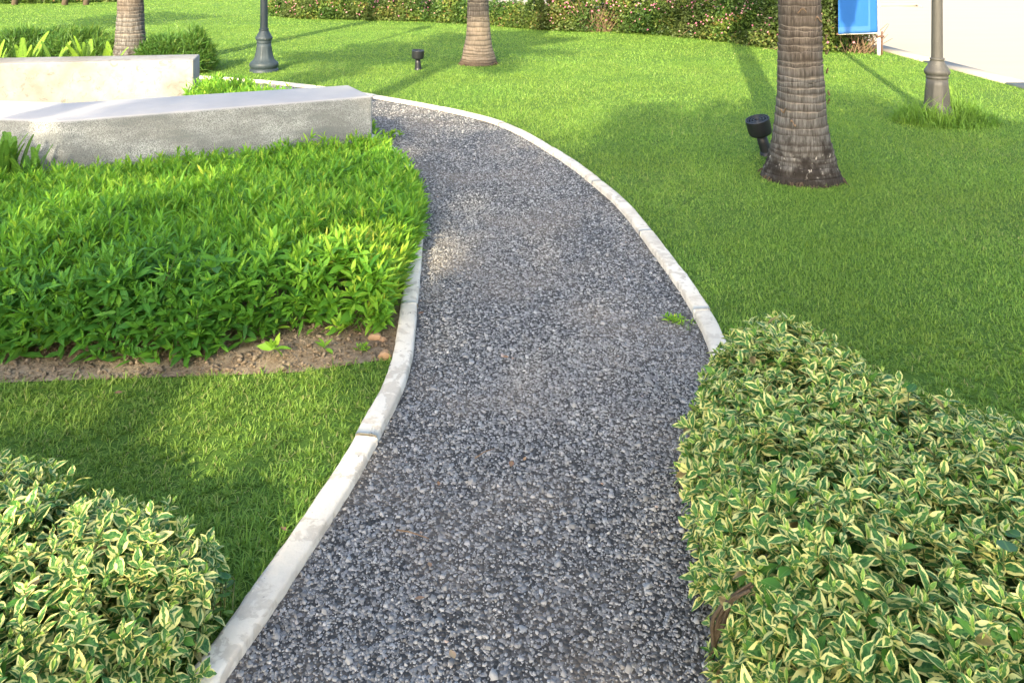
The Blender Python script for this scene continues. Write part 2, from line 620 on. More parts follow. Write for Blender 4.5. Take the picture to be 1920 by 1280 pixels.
M_HEDGE = mat_leaf('lantana_leaf', [(0.0, (0.016, 0.045, 0.012)), (0.4, (0.038, 0.09, 0.018)), (0.7, (0.09, 0.155, 0.026)), (0.9, (0.20, 0.21, 0.045)), (1.0, (0.24, 0.14, 0.06))],
                   (0.25, 0.35, 0.03), 0.25, 0.5, 0.25, patch=(0.8, 0.4, (0.12, 0.11, 0.045)))
M_PINK = mat_leaf('lantana_flower', [(0.0, (0.36, 0.08, 0.17)), (0.5, (0.42, 0.16, 0.22)), (0.8, (0.46, 0.27, 0.26)), (1.0, (0.45, 0.36, 0.09))], (0.5, 0.2, 0.25), 0.1)
M_TREE = mat_leaf('tree_leaf', [(0.0, (0.03, 0.08, 0.015)), (1.0, (0.09, 0.17, 0.03))], amount=0.2)
M_PALMLEAF = mat_leaf('palm_leaflet', [(0.0, (0.035, 0.09, 0.018)), (1.0, (0.10, 0.19, 0.03))], amount=0.25)
M_ROUND = mat_leaf('round_vine_leaf', [(0.0, (0.025, 0.10, 0.025)), (1.0, (0.045, 0.15, 0.035))], amount=0.2)
M_PALM, M_PALM_P = mat_palm('palm_bark', False), mat_palm('pale_palm_bark', True)
M_TWIG = mat_simple('dry_twig', (0.20, 0.14, 0.09), 0.9, 0.1, 0, 0.4, 60)
M_WOOD = mat_simple('old_wood', (0.095, 0.075, 0.052), 0.95, 0.1, 0, 0.6, 140)
M_ROOT = mat_simple('palm_root', (0.085, 0.065, 0.045), 0.95, 0.1, 0, 0.4, 60)
M_BARK = mat_simple('tree_bark', (0.13, 0.10, 0.075), 0.95, 0.1, 0, 0.4, 14)
M_STEM = mat_simple('green_stem', (0.10, 0.13, 0.04), 0.7, 0.2, 0, 0.3, 60)
M_BLACK = mat_simple('black_plastic', (0.012, 0.014, 0.017), 0.45, 0.4, 0, 0.3, 40)
M_LAMP_D, M_LAMP_G = mat_lamp('lamp_paint_dark', (0.028, 0.042, 0.05)), mat_lamp('lamp_paint_grey', (0.062, 0.061, 0.056))
M_WHITEP = mat_simple('white_pipe', (0.66, 0.60, 0.50), 0.6, 0.3, 0, 0.1, 20)
M_RUST = mat_simple('rusty_stake', (0.12, 0.07, 0.05), 0.9, 0.2, 0, 0.4, 50)
M_ROCK = mat_simple('ochre_stone', (0.36, 0.23, 0.13), 0.9, 0.1, 0, 0.35, 30)
M_DRY = mat_leaf('dry_leaf', [(0.0, (0.24, 0.12, 0.07)), (0.6, (0.34, 0.20, 0.12)), (1.0, (0.40, 0.29, 0.18))], (0.4, 0.25, 0.1), 0.1, 0.7)
M_DARKHOLE = mat_simple('drain_dark', (0.02, 0.016, 0.014), 0.9, 0.1)
M_GLASS_L = mat_simple('lantern_glass', (0.7, 0.7, 0.66), 0.3, 0.4)

# ---------------------------------------------------------------- path lines
LEFT = [(-2.6, -4.5), (-1.75, -1.6), (-1.2, 0.2), (-0.93, 1.0), (-0.656, 1.779), (-0.568, 2.115), (-0.489, 2.46), (-0.437, 2.76), (-0.405, 3.0),
        (-0.402, 3.25), (-0.44, 3.74), (-0.483, 4.263), (-0.552, 4.96), (-0.75, 6.0), (-1.114, 6.9), (-1.65, 7.6), (-2.3, 8.15), (-3.0, 8.75), (-3.7, 9.45),
        (-4.6, 9.85), (-6.2, 10.0), (-9.5, 10.0)]
RIGHT = [(-1.25, -5.2), (-0.45, -2.2), (0.05, -0.2), (0.32, 0.8), (0.575, 1.779), (0.675, 2.2), (0.75, 2.65), (0.80, 3.1), (0.822, 3.45), (0.81, 3.85), (0.775, 4.25),
         (0.682, 5.116), (0.575, 5.6), (0.4466, 6.09), (0.257, 6.657), (0.048, 7.21), (-0.22, 7.7), (-0.72, 8.26), (-1.5, 8.93), (-2.4, 9.6), (-3.2, 10.04),
         (-4.06, 10.36), (-4.9, 10.52), (-6.2, 10.6), (-9.5, 10.6)]
LK, RK = spline(LEFT), spline(RIGHT)
KW = 0.075
LKO, RKO = offset_line(LK, KW), offset_line(RK, -KW)
PATH_POLY = np.vstack([LK, RK[::-1]])
PATH_OUT = np.vstack([offset_line(LK, KW + 0.004), offset_line(RK, -KW - 0.004)[::-1]])

# ---------------------------------------------------------------- ground sheets
def sheet(name, pts, z, mat, kind='structure'):
    bm = bmesh.new()
    bm.faces.new([bm.verts.new((x, y, z)) for x, y in pts])
    bmesh.ops.triangulate(bm, faces=bm.faces[:])
    for f in bm.faces:
        if f.normal.z < 0:
            f.normal_flip()
    return add(name, from_bm(name, bm), mat, None, None, kind)


sheet('lawn', [(-2000, -2000), (2000, -2000), (2000, 2000), (-2000, 2000)], 0.0, M_LAWN)


def strip_sheet(name, A, B, z, mat):
    n = max(len(A), len(B))

    def res(L):
        s = np.concatenate([[0], np.cumsum(np.linalg.norm(np.diff(L, axis=0), axis=1))])
        q = np.linspace(0, s[-1], n)
        return np.stack([np.interp(q, s, L[:, 0]), np.interp(q, s, L[:, 1])], axis=1)
    a, b = res(A), res(B)
    V = np.vstack([np.c_[a, np.full(n, z)], np.c_[b, np.full(n, z)]])
    i = np.arange(n - 1)
    T = np.vstack([np.c_[i, i + n, i + n + 1], np.c_[i, i + n + 1, i + 1]])
    return add(name, mk_mesh(name, V, T, smooth=False), mat, None, None, 'structure')


strip_sheet('gravel_path', LK, RK, 0.006, M_BED)

BED = [(-3.3, 3.05), (-2.6, 3.06), (-1.955, 3.06), (-1.5, 3.09), (-1.16, 3.11), (-0.835, 3.135), (-0.5, 3.235)] + \
      [tuple(p) for p in LKO if 3.25 < p[1] < 6.9 and p[0] > -1.3] + [(-1.2, 6.6), (-3.2, 5.62), (-3.9, 5.72), (-4.6, 5.72), (-4.6, 3.05)]
sheet('soil_bed', BED, 0.004, M_SOIL)

# road to the right and the street it joins beyond the hedges
ROAD = [(6.47, -200), (6.47, 16.5), (6.0, 20.0), (4.6, 22.6), (1.5, 24.2), (-3.0, 25.0), (-3.0, 27.2), (4, 27.6), (8.0, 28.6), (11.3, 29.6), (16.0, 29.4), (40, 28.0), (40, -200)]
sheet('road', ROAD, 0.004, M_ROAD)
# kerb strip along the near border of the road
kb = []
y = -12.0
while y < 16.0:
    kb.append((y, min(y + 1.98, 16.2)))
    y += 2.0
kerb_root = add('road_kerb', None, None, None, (6.15, 0, 0), 'structure')
kmesh = None
for a, b in kb:
    V, T = box_arrays(0, 0.34, 0, b - a, -0.05, 0.022)
    V[4:, 0] = np.where(V[4:, 0] > 0.1, 0.33, 0.006)
    if kmesh is None:
        kmesh = mk_mesh('kerb_stone', V, T, smooth=False)
        kmesh.materials.append(M_ROAD)
    add('kerb_stone', kmesh, None, kerb_root, (0, a, 0))
# far kerb with the drain slot
far_kerb = add('street_kerb', None, None, None, (11.0, 28.3, 0), 'structure')
for k in range(12):
    V, T = box_arrays(0, 1.98, 0, 0.2, 0, 0.13)
    o = add('kerb_stone', mk_mesh('kerb_stone', V, T, smooth=False), M_ROAD, far_kerb, (-0.4 + 2.0 * k * math.cos(-0.055), 1.35 + 2.0 * k * math.sin(-0.055), 0.0))
    o.rotation_euler = (0, 0, -0.055)
dr = thing('storm_drain', 'dark storm drain slot set in the pale concrete at the road edge', 'drain', (11.55, 23.9, 0.004), -0.04)
V, T = join([box_arrays(-0.62, 0.62, 0.12, 0.2, 0, 0.10), box_arrays(-0.62, 0.62, -0.2, -0.12, 0, 0.02), box_arrays(-0.62, -0.56, -0.12, 0.12, 0, 0.05), box_arrays(0.56, 0.62, -0.12, 0.12, 0, 0.05)])
add('frame', mk_mesh('frame', V, T, smooth=False), M_ROAD, dr)
add('slot', mk_mesh('slot', *box_arrays(-0.56, 0.56, -0.12, 0.12, 0.001, 0.012), smooth=False), M_DARKHOLE, dr)

# ---------------------------------------------------------------- path kerbs, stone by stone
def build_kerb(name, L, side, first_joint_y, length):
    root = add(name, None, None, None, (0, 0, 0), 'structure')
    s = np.concatenate([[0], np.cumsum(np.linalg.norm(np.diff(L, axis=0), axis=1))])
    sj = s[int(np.argmin(np.abs(L[:, 1] - first_joint_y) + np.where(L[:, 0] < -1.2, 99, 0)))]
    start = sj - math.floor(sj / length) * length
    cuts = np.arange(start - length, s[-1], length)
    prof = [(-0.004, -0.06), (-0.001, 0.028), (0.003, 0.0345), (0.012, 0.037), (0.064, 0.037), (0.0725, 0.0345), (KW, 0.028), (KW, -0.06)]
    for a in cuts:
        b = min(a + length - 0.006, s[-1])
        a = max(a, 0)
        if b - a < 0.1:
            continue
        nn = max(4, int((b - a) / 0.03))
        q = np.linspace(a, b, nn)
        P = np.stack([np.interp(q, s, L[:, 0]), np.interp(q, s, L[:, 1])], axis=1)
        t = np.gradient(P, axis=0)
        t /= np.linalg.norm(t, axis=1, keepdims=True)
        nr = np.stack([-t[:, 1], t[:, 0]], axis=1) * side
        dz, dx = rng.normal(0, 0.0022), rng.normal(0, 0.002)
        V = []
        for i in range(nn):
            end = 0.004 if i in (0, nn - 1) else 0.0
            for j, (u, z) in enumerate(prof):
                edge = 1 if j in (1, 2, 5, 6) else 0.3
                uu = u + dx + (rng.normal(0, 0.0009) + 0.0009 * math.sin(q[i] * 17 + j)) * edge
                zz = z + dz + (rng.normal(0, 0.0005) * edge if z > 0 else 0) - (end if z > 0.03 else 0)
                V.append((*(P[i] + nr[i] * uu), zz))
        k = len(prof)
        F = []
        for i in range(nn - 1):
            for j in range(k - 1):
                p = i * k + j
                F += [(p, p + 1, p + k + 1), (p, p + k + 1, p + k)]
        for j in range(1, k - 1):
            F += [(0, j, j + 1), ((nn - 1) * k, (nn - 1) * k + j + 1, (nn - 1) * k + j)]
        F = np.array(F)
        if side < 0:
            F = F[:, ::-1]
        c = np.array([P[nn // 2][0], P[nn // 2][1], 0])
        add('kerb_stone', mk_mesh('kerb_stone', np.array(V) - c, F, smooth=False), M_KERB, root, tuple(c))
    return root


build_kerb('path_kerb', LK, 1, 2.66, 1.02)
build_kerb('path_kerb', RK, -1, 5.66, 1.02)

# ---------------------------------------------------------------- gravel chips
def gravel():
    out_b, out_r = [], []
    bands = [(1.2, 2.2, 21000), (2.2, 3.4, 17000), (3.4, 5.2, 9800), (5.2, 7.6, 5400), (7.6, 10.7, 2000)]
    for y0, y1, dens in bands:
        x0, x1 = (-4.4, 0.9) if y1 > 8 else (-1.6, 0.95)
        n = int((x1 - x0) * (y1 - y0) * dens)
        x, y = rng.uniform(x0, x1, n), rng.uniform(y0, y1, n)
        m = inpoly(x, y, PATH_POLY)
        d = polydist(x[m], y[m], PATH_POLY)
        x, y = x[m], y[m]
        # the bitumen shows bare in worn patches and along the borders
        keep = rng.random(len(x)) < np.clip(0.86 + 0.28 * wob(x, y, 3, 5) - 0.45 * np.exp(-d / 0.05), 0.3, 1)
        out_b.append(np.c_[x[keep], y[keep]])
        out_r.append(np.clip(rng.lognormal(math.log(0.0034 + 0.00045 * (y0 + y1) / 2), 0.38, keep.sum()), 0.003, 0.017))
    B, R = np.vstack(out_b), np.concatenate(out_r)
    n = len(B)
    k = 5
    a = (np.arange(k) * 2 * PI / k)[None] + rng.uniform(0, 6.28, (n, 1)) + rng.normal(0, 0.22, (n, k))
    rr = R[:, None] * rng.uniform(0.7, 1.25, (n, k))
    el = rng.uniform(0.55, 1.0, (n, 1))
    ang = rng.uniform(0, PI, (n, 1))
    lx, ly = rr * np.cos(a), rr * np.sin(a) * el
    X = lx * np.cos(ang) - ly * np.sin(ang)
    Y = lx * np.sin(ang) + ly * np.cos(ang)
    tilt = rng.normal(0, 0.30, (n, 2))
    h = R * rng.uniform(0.12, 0.5, n)
    V = np.zeros((n, 2 * k, 3))
    V[:, :k, 0], V[:, :k, 1] = X, Y
    V[:, :k, 2] = -0.003
    V[:, k:, 0], V[:, k:, 1] = X * 0.72, Y * 0.72
    V[:, k:, 2] = h[:, None] + X * tilt[:, :1] + Y * tilt[:, 1:]
    V[:, :, :2] += B[:, None]
    V[:, :, 2] += 0.0055
    T = []
    for j in range(k):
        j2 = (j + 1) % k
        T += [(j, j2, k + j2), (j, k + j2, k + j)]
    T += [(k, k + 1, k + 2), (k, k + 2, k + 3), (k, k + 3, k + 4)]
    T = (np.array(T)[None] + (np.arange(n) * 2 * k)[:, None, None]).reshape(-1, 3)
    r = np.repeat(rng.beta(2.0, 2.2, n), 2 * k)
    add('gravel', mk_mesh('gravel', V.reshape(-1, 3), T, attrs={'rnd': r}, smooth=False), M_CHIP, None, None, 'stuff')


gravel()

# ---------------------------------------------------------------- leaves
def template(rows):
    """rows (t, half width) strictly inside 0..1; single points at base and tip"""
    S, T = [0.0], [0.0]
    for t, w in rows:
        S += [-w, 0.0, w]
        T += [t] * 3
    S.append(0.0)
    T.append(1.0)
    F = [(0, 2, 1), (0, 3, 2)]
    for i in range(len(rows) - 1):
        a = 1 + 3 * i
        for j in (0, 1):
            F += [(a + j, a + j + 1, a + j + 4), (a + j, a + j + 4, a + j + 3)]
    e = 1 + 3 * (len(rows) - 1)
    tip = len(S) - 1
    F += [(e, e + 1, tip), (e + 1, e + 2, tip)]
    S, T = np.array(S), np.array(T)
    wd = np.interp(T, [0] + [r[0] for r in rows] + [1], [0.01] + [r[1] for r in rows] + [0.01])
    U = 0.5 + 0.5 * S / wd
    return S, T, np.array(F), U


T_BROAD = template([(0.14, 0.5), (0.34, 0.95), (0.55, 1.0), (0.78, 0.58)])
T_NARROW = template([(0.3, 0.9), (0.62, 0.85)])
T_DIAM = (np.array([0.0, -1, 1, 0]), np.array([0.0, 0.45, 0.45, 1.0]), np.array([(0, 2, 1), (1, 2, 3)]), np.array([0.5, 0, 1, 0.5]))


def leaf_arrays(base, d, n, L, Wd, tm, curl=0.12, fold=0.35, rnd=None):
    S, T, F, U = tm
    N = len(base)
    side = np.cross(d, n)
    L, Wd = np.broadcast_to(L, (N,)), np.broadcast_to(Wd, (N,))
    curl, fold = np.broadcast_to(curl, (N,)), np.broadcast_to(fold, (N,))
    V = base[:, None] + d[:, None] * (L[:, None] * T)[..., None] + side[:, None] * (Wd[:, None] * 0.5 * S)[..., None] \
        + n[:, None] * (fold[:, None] * np.abs(S) * Wd[:, None] * 0.5 - curl[:, None] * L[:, None] * T ** 2)[..., None]
    k = len(S)
    TT = (F[None] + (np.arange(N) * k)[:, None, None]).reshape(-1, 3)
    uv = np.tile(np.stack([U, T], axis=1), (N, 1))
    r = np.repeat(rng.random(N) if rnd is None else rnd, k)
    return V.reshape(-1, 3), TT, uv, r, k


def basis(A):
    ref = np.where(np.abs(A[:, 2:3]) < 0.9, np.array([[0.0, 0, 1]]), np.array([[1.0, 0, 0]]))
    e1 = nrm(np.cross(A, ref))
    return e1, np.cross(A, e1)


def sprig_leaves(P, A, levels, jit=0.3):
    """levels: (drop along the stem, tilt from the stem in degrees, leaf length, leaf width, leaves at the node)"""
    e1, e2 = basis(A)
    N = len(P)
    ph0 = rng.uniform(0, 2 * PI, N)
    sc = np.clip(rng.lognormal(0, 0.14, N), 0.7, 1.25)
    B, D, NN, LL, WW, LV = [], [], [], [], [], []
    for k, (drop, tilt, L, w, cnt) in enumerate(levels):
        for j in range(cnt):
            ph = ph0 + k * PI / 2 + j * 2 * PI / cnt + rng.normal(0, jit, N)
            inc = np.radians(tilt) + rng.normal(0, 0.22, N)
            rad = np.cos(ph)[:, None] * e1 + np.sin(ph)[:, None] * e2
            d = np.cos(inc)[:, None] * A + np.sin(inc)[:, None] * rad
            n = np.sin(inc)[:, None] * A - np.cos(inc)[:, None] * rad
            roll = rng.normal(0, 0.3, N)
            s = np.cross(d, n)
            n = n * np.cos(roll)[:, None] + s * np.sin(roll)[:, None]
            B.append(P - A * (drop * sc)[:, None])
            D.append(d)
            NN.append(n)
            l = L * sc * np.clip(rng.lognormal(0, 0.15, N), 0.6, 1.25)
            LL.append(l)
            WW.append(l * w / L * rng.uniform(0.85, 1.15, N))
            LV.append(np.full(N, k))
    return [np.concatenate(q) for q in (B, D, NN, LL, WW, LV)]


def height_field(poly, H, R, seed, bump, bscale):
    def f(x, y):
        ins = inpoly(x, y, poly)
        d = polydist(x, y, poly)
        q = np.clip(d / R, 0, 1)
        h = H * np.sqrt(np.maximum(0, 1 - (1 - q) ** 2)) * (1 + bump * wob(x, y, seed, bscale))
        return np.where(ins, np.maximum(h, 0), 0.0)
    return f


def surface_points(poly, f, dens, zmin=0.02):
    poly = np.asarray(poly)
    lo, hi = poly.min(0), poly.max(0)
    n = int((hi - lo).prod() * dens * 3.2)
    x, y = rng.uniform(lo[0], hi[0], n), rng.uniform(lo[1], hi[1], n)
    m = inpoly(x, y, poly)
    x, y = x[m], y[m]
    e = 0.012
    h = f(x, y)
    gx, gy = (f(x + e, y) - f(x - e, y)) / (2 * e), (f(x, y + e) - f(x, y - e)) / (2 * e)
    w = np.minimum(np.sqrt(1 + gx ** 2 + gy ** 2), 3.2)
    m = (rng.random(len(x)) < w / 3.2) & (h > zmin)
    nn = nrm(np.stack([-gx, -gy, np.ones_like(gx)], axis=1))
    return np.c_[x, y, h][m], nn[m]


def in_frame(P, margin=0):
    y = np.maximum(P[:, 1], 0.05)
    px = 960 + 1500 * P[:, 0] / y
    py = -90 + 1500 * (CAM_H - P[:, 2]) / y
    return (px > -margin) & (px < 1920 + margin) & (py > -margin) & (py < 1280 + margin)


def plant_with_leaves(root, mat, B, D, N, L, Wd, young, outer, tm, curl, fold, rnd, nparts=300, variants=10, part='leaf'):
    """the leaves that show largest become single leaf objects, the others one foliage part"""
    if nparts == 0:
        V, T, uv, r, k = leaf_arrays(B - np.array(root.location), D, N, L, Wd, tm, curl, fold, rnd)
        add('foliage', mk_mesh('foliage', V, T, uv, {'rnd': r, 'young': np.repeat(young, k)}), mat, root, None, 'stuff')
        return
    o0 = np.array(root.location)
    cen = B + D * L[:, None] * 0.5
    cam_p = np.array([0, 0, CAM_H])
    vd = cam_p - cen
    dist = np.linalg.norm(vd, axis=1)
    face = np.abs((N * vd).sum(1)) / dist
    size = L * np.sqrt(np.maximum(face, 0.05)) / dist
    size = np.where(outer & in_frame(cen, -14) & (face > 0.45), size, -1)
    pick = np.argsort(-size)[:nparts]
    pick = pick[size[pick] > 0]
    rest = np.ones(len(B), dtype=bool)
    rest[pick] = False
    V, T, uv, r, k = leaf_arrays(B[rest] - o0, D[rest], N[rest], L[rest], Wd[rest], tm, curl, fold, rnd[rest])
    me = mk_mesh('foliage', V, T, uv, {'rnd': r, 'young': np.repeat(young[rest], k)})
    add('foliage', me, mat, root, None, 'stuff')
    S = tm[0]
    meshes = []
    rat = np.median(Wd[pick] / L[pick]) if len(pick) else 0.4
    for v in range(variants):
        q = (v + 0.5) / variants
        vr = np.quantile(rnd[pick], q)
        V, T, uv, r, k = leaf_arrays(np.zeros((1, 3)), np.array([[0, 1.0, 0]]), np.array([[0, 0, 1.0]]), np.array([1.0]), np.array([rat * (0.88 + 0.24 * random.random())]),
                                     tm, curl * (0.6 + 0.8 * random.random()), fold * (0.7 + 0.6 * random.random()), np.array([vr]))
        me = mk_mesh(part, V, T, uv, {'rnd': r, 'young': np.zeros(len(V))})
        me.materials.append(mat)
        meshes.append(me)
    side = np.cross(D, N)
    order = np.argsort(np.argsort(rnd[pick]))
    for c, i in enumerate(pick):
        v = min(variants - 1, int(order[c] / max(1, len(pick)) * variants))
        o = bpy.data.objects.new(part, meshes[v])
        COL.objects.link(o)
        o.parent = root
        l = L[i]
        b = B[i] - o0
        o.matrix_basis = Matrix(((side[i, 0] * l, D[i, 0] * l, N[i, 0] * l, b[0]), (side[i, 1] * l, D[i, 1] * l, N[i, 1] * l, b[1]),
                                 (side[i, 2] * l, D[i, 2] * l, N[i, 2] * l, b[2]), (0, 0, 0, 1)))


def stems(root, P, A, length, rad, mat, n=4, name='stem'):
    o0 = np.array(root.location)
    parts = []
    for p, a in zip(P, A):
        q = p - a * length
        mid = (p + q) / 2 + rng.normal(0, 0.01, 3)
        parts.append(tube_arrays(np.array([q, mid, p]) - o0, [rad, rad * 0.8, rad * 0.5], n, cap=False))
    V, T = join(parts)
    add(name, mk_mesh(name, V, T), mat, root, None, 'stuff')


# ---------------------------------------------------------------- variegated hedges
def variegated(name, label, poly, H, R, seed, loc, dens=1020):
    root = thing(name, label, 'hedge', loc)
    f = height_field(poly, H, R, seed, 0.07, 6.0)
    P, Nn = surface_points(poly, f, dens)
    up = np.array([0, 0, 1.0])
    A = nrm(Nn * 0.55 + up * 0.6 + rng.normal(0, 0.24, P.shape))
    P = P + Nn * np.clip(rng.normal(0, 0.017, (len(P), 1)), -0.05, 0.04)
    lev = [(0.0, 26, 0.019, 0.0072, 2), (0.008, 55, 0.034, 0.0160, 2), (0.019, 72, 0.041, 0.0195, 2), (0.034, 85, 0.043, 0.0205, 2)]
    B, D, N, L, Wd, lv = sprig_leaves(P, A, lev)
    # a darker inner layer of older leaves
    m = rng.random(len(P)) < 0.5
    P2 = P[m] - Nn[m] * rng.uniform(0.05, 0.10, (m.sum(), 1))
    B2, D2, N2, L2, W2, l2 = sprig_leaves(P2, A[m], [(0.0, 65, 0.052, 0.024, 2), (0.03, 80, 0.055, 0.026, 2)])
    B, D, N, L, Wd = [np.concatenate(q) for q in ((B, B2), (D, D2), (N, N2), (L, L2), (Wd, W2))]
    lv = np.concatenate([lv, l2 + 9])
    ok = B[:, 2] > 0.012
    B, D, N, L, Wd, lv = [q[ok] for q in (B, D, N, L, Wd, lv)]
    young = np.where(lv == 0, 1.0, np.where(lv == 1, rng.random(len(B)) * 0.25, 0))
    rnd = rng.random(len(B))
    plant_with_leaves(root, M_VAR, B, D, N, L, Wd, young, (lv == 1) | (lv == 2), T_BROAD, 0.16, 0.32, rnd)
    k = rng.permutation(len(P))[:900]
    stems(root, P[k], A[k], 0.13, 0.0022, M_STEM)
    return root, f


RH = [(0.50, 0.55), (0.47, 1.2), (0.46, 1.7), (0.475, 2.1), (0.54, 2.5), (0.68, 2.78), (0.86, 2.92), (1.02, 2.88), (1.14, 2.70), (1.20, 2.52), (1.34, 2.42), (1.50, 2.28), (1.66, 2.0), (1.85, 1.6), (2.0, 1.1), (2.0, 0.55)]
hr, fr = variegated('variegated_hedge', 'large cream edged variegated hedge on the right of the gravel path', RH, 0.40, 0.26, 21, (1.0, 1.7, 0))
LH = [(-1.0, 0.85), (-0.87, 1.3), (-0.74, 1.65), (-0.69, 1.88), (-0.75, 2.03), (-0.88, 2.09), (-1.02, 2.13), (-1.2, 2.22), (-1.5, 2.32), (-1.9, 2.38), (-2.4, 2.34), (-2.5, 0.85)]
hl, fl = variegated('variegated_hedge', 'small cream edged variegated hedge on the left, beside the painted path kerb', LH, 0.315, 0.26, 22, (-1.3, 1.6, 0))
# bare woody limb low on the side of the right hedge
limb = np.array([(0.452, 1.83, 0.02), (0.453, 1.80, 0.10), (0.460, 1.765, 0.18), (0.480, 1.735, 0.25), (0.52, 1.71, 0.29)])
strands = []
for k in range(5):
    jit = rng.normal(0, 0.0055, limb.shape)
    pts = spline(limb + jit - np.array(hr.location), 0.03)
    tt = np.linspace(0, 1, len(pts))
    strands.append(tube_arrays(pts + rng.normal(0, 0.0012, pts.shape), (0.0062 - 0.0035 * tt) * rng.uniform(0.7, 1.15), 6))
V, T = join(strands)
add('branch', mk_mesh('branch', V, T), M_WOOD, hr)

# round-leaved vines growing up through the hedges
def vine(label, pts, rads, grp):
    c = np.mean(np.array(pts), axis=0)
    root = thing('round_leaf_vine', label, 'vine', (c[0], c[1], 0), 0, grp)
    o0 = np.array(root.location)
    P = np.array(pts, dtype=float)
    st = np.vstack([[P[0, 0], P[0, 1], 0.02], P])
    add('stem', mk_mesh('stem', *tube_arrays(st - o0, 0.0018, 5)), M_STEM, root)
    a = np.arange(8) * 2 * PI / 8
    V = np.vstack([[0, 0, 0]] + [[(1 - 0.25 * (abs(t - PI) < 0.3)) * math.sin(t) * 0.5, 0.5 - 0.5 * math.cos(t), 0.05 * abs(math.sin(t))] for t in a]).astype(float)
    V[0] = (0, 0.45, -0.02)
    F = np.array([(0, 1 + (j + 1) % 8, 1 + j) for j in range(8)])[:, ::-1]
    uv = np.c_[V[:, 0] + 0.5, V[:, 1]]
    ms = []
    for q in (0.2, 0.8):
        me = mk_mesh('leaf', V, F, uv, {'rnd': np.full(len(V), q)})
        me.materials.append(M_ROUND)
        ms.append(me)
    for i, p in enumerate(P):
        o = add('leaf', ms[i % 2], None, root, tuple(p - o0))
        o.scale = (rads[i] * 0.62,) * 3
        o.rotation_euler = (rng.normal(0.25, 0.3), rng.normal(0, 0.3), rng.uniform(0, 6.28))


G = None
vine('round dark green vine leaves poking out of the right hedge near its back', [(1.10, 2.22, 0.43), (1.13, 2.18, 0.415), (1.08, 2.17, 0.42)], [0.05, 0.055, 0.04], G)
vine('round dark green vine leaves at the kerb end of the left hedge', [(-0.71, 1.95, 0.14), (-0.69, 1.91, 0.12), (-0.675, 1.88, 0.11), (-0.70, 1.96, 0.13), (-0.69, 1.99, 0.09), (-0.665, 1.9, 0.08)], [0.055, 0.05, 0.05, 0.055, 0.05, 0.045], G)
vine('round dark green vine leaves at the photo border in the right hedge', [(1.02, 1.66, 0.43), (1.06, 1.63, 0.43), (1.05, 1.70, 0.42)], [0.065, 0.06, 0.05], G)

# ---------------------------------------------------------------- bright green groundcover bed
def groundcover(name, label, poly, H, R, seed, dens, loc, front=None, nparts=300, lsc=1.0, yel=None, taper=None, wsc=1.0, mat=None):
    root = thing(name, label, 'plant bed' if mat is None else 'shrub', loc)
    mat = mat or M_SHRUB
    f0 = height_field(poly, H, R, seed, 0.22, 7.0)
    f = f0 if taper is None else (lambda x, y: f0(x, y) * np.interp(y, taper[0], taper[1]))
    P, Nn = surface_points(poly, f, dens)
    up = np.array([0, 0, 1.0])
    A = nrm(Nn * 0.35 + up * 0.8 + rng.normal(0, 0.26, P.shape))
    P = P + up * np.clip(rng.normal(0.005, 0.042, (len(P), 1)), -0.10, 0.12)
    P[rng.random(len(P)) < 0.015, 2] += rng.uniform(0.03, 0.08)
    fr_ = np.zeros(len(P), dtype=bool) if front is None else (rng.random(len(P)) < np.clip((front - P[:, 1]) / 0.35, 0, 1) * 0.8)
    outs = []
    for sel, lev in ((~fr_, [(0.0, 14, 0.040, 0.0068, 2), (0.008, 27, 0.062, 0.0108, 2), (0.026, 40, 0.076, 0.0135, 2), (0.050, 54, 0.080, 0.0145, 2), (0.078, 66, 0.078, 0.0145, 2)]),
                     (fr_, [(0.0, 26, 0.036, 0.011, 2), (0.010, 48, 0.060, 0.020, 2), (0.030, 66, 0.074, 0.025, 2), (0.060, 80, 0.076, 0.026, 2)])):
        if sel.sum():
            lev = [(a, b, c * lsc, d * lsc * wsc, e) for a, b, c, d, e in lev]
            q = sprig_leaves(P[sel], A[sel], lev)
            outs.append(q + [np.full(len(q[0]), 1.0 if sel is fr_ else 0.0)])
    B, D, N, L, Wd, lv, old = [np.concatenate(z) for z in zip(*outs)]
    ok = (B[:, 2] > 0.01) & ((B + D * L[:, None])[:, 2] > 0.006)
    B, D, N, L, Wd, lv, old = [z[ok] for z in (B, D, N, L, Wd, lv, old)]
    patch = wob(B[:, 0], B[:, 1], seed + 3, 2.5)
    rnd = np.clip(0.50 - 0.085 * lv + 0.10 * patch + rng.normal(0, 0.15, len(B)) - 0.20 * old + np.interp(B[:, 1], [3.6, 5.2], [0.0, 0.16]), 0, 0.92)  # paler towards the back: light put into leaf colour, with some new growth
    if yel is not None:      # a patch of yellow-green: sunlight put into the leaf colour, with young growth
        g = np.exp(-(((B[:, 0] - yel[0]) / yel[2]) ** 2 + ((B[:, 1] - yel[1]) / yel[3]) ** 2))
        rnd = np.clip(rnd + 0.42 * g * (rng.random(len(B)) < 0.85), 0, 1)
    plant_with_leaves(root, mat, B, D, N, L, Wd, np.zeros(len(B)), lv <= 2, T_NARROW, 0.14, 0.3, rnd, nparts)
    k = rng.permutation(len(P))[:1500]
    stems(root, P[k], A[k], 0.16, 0.002, M_STEM, 3)
    return root


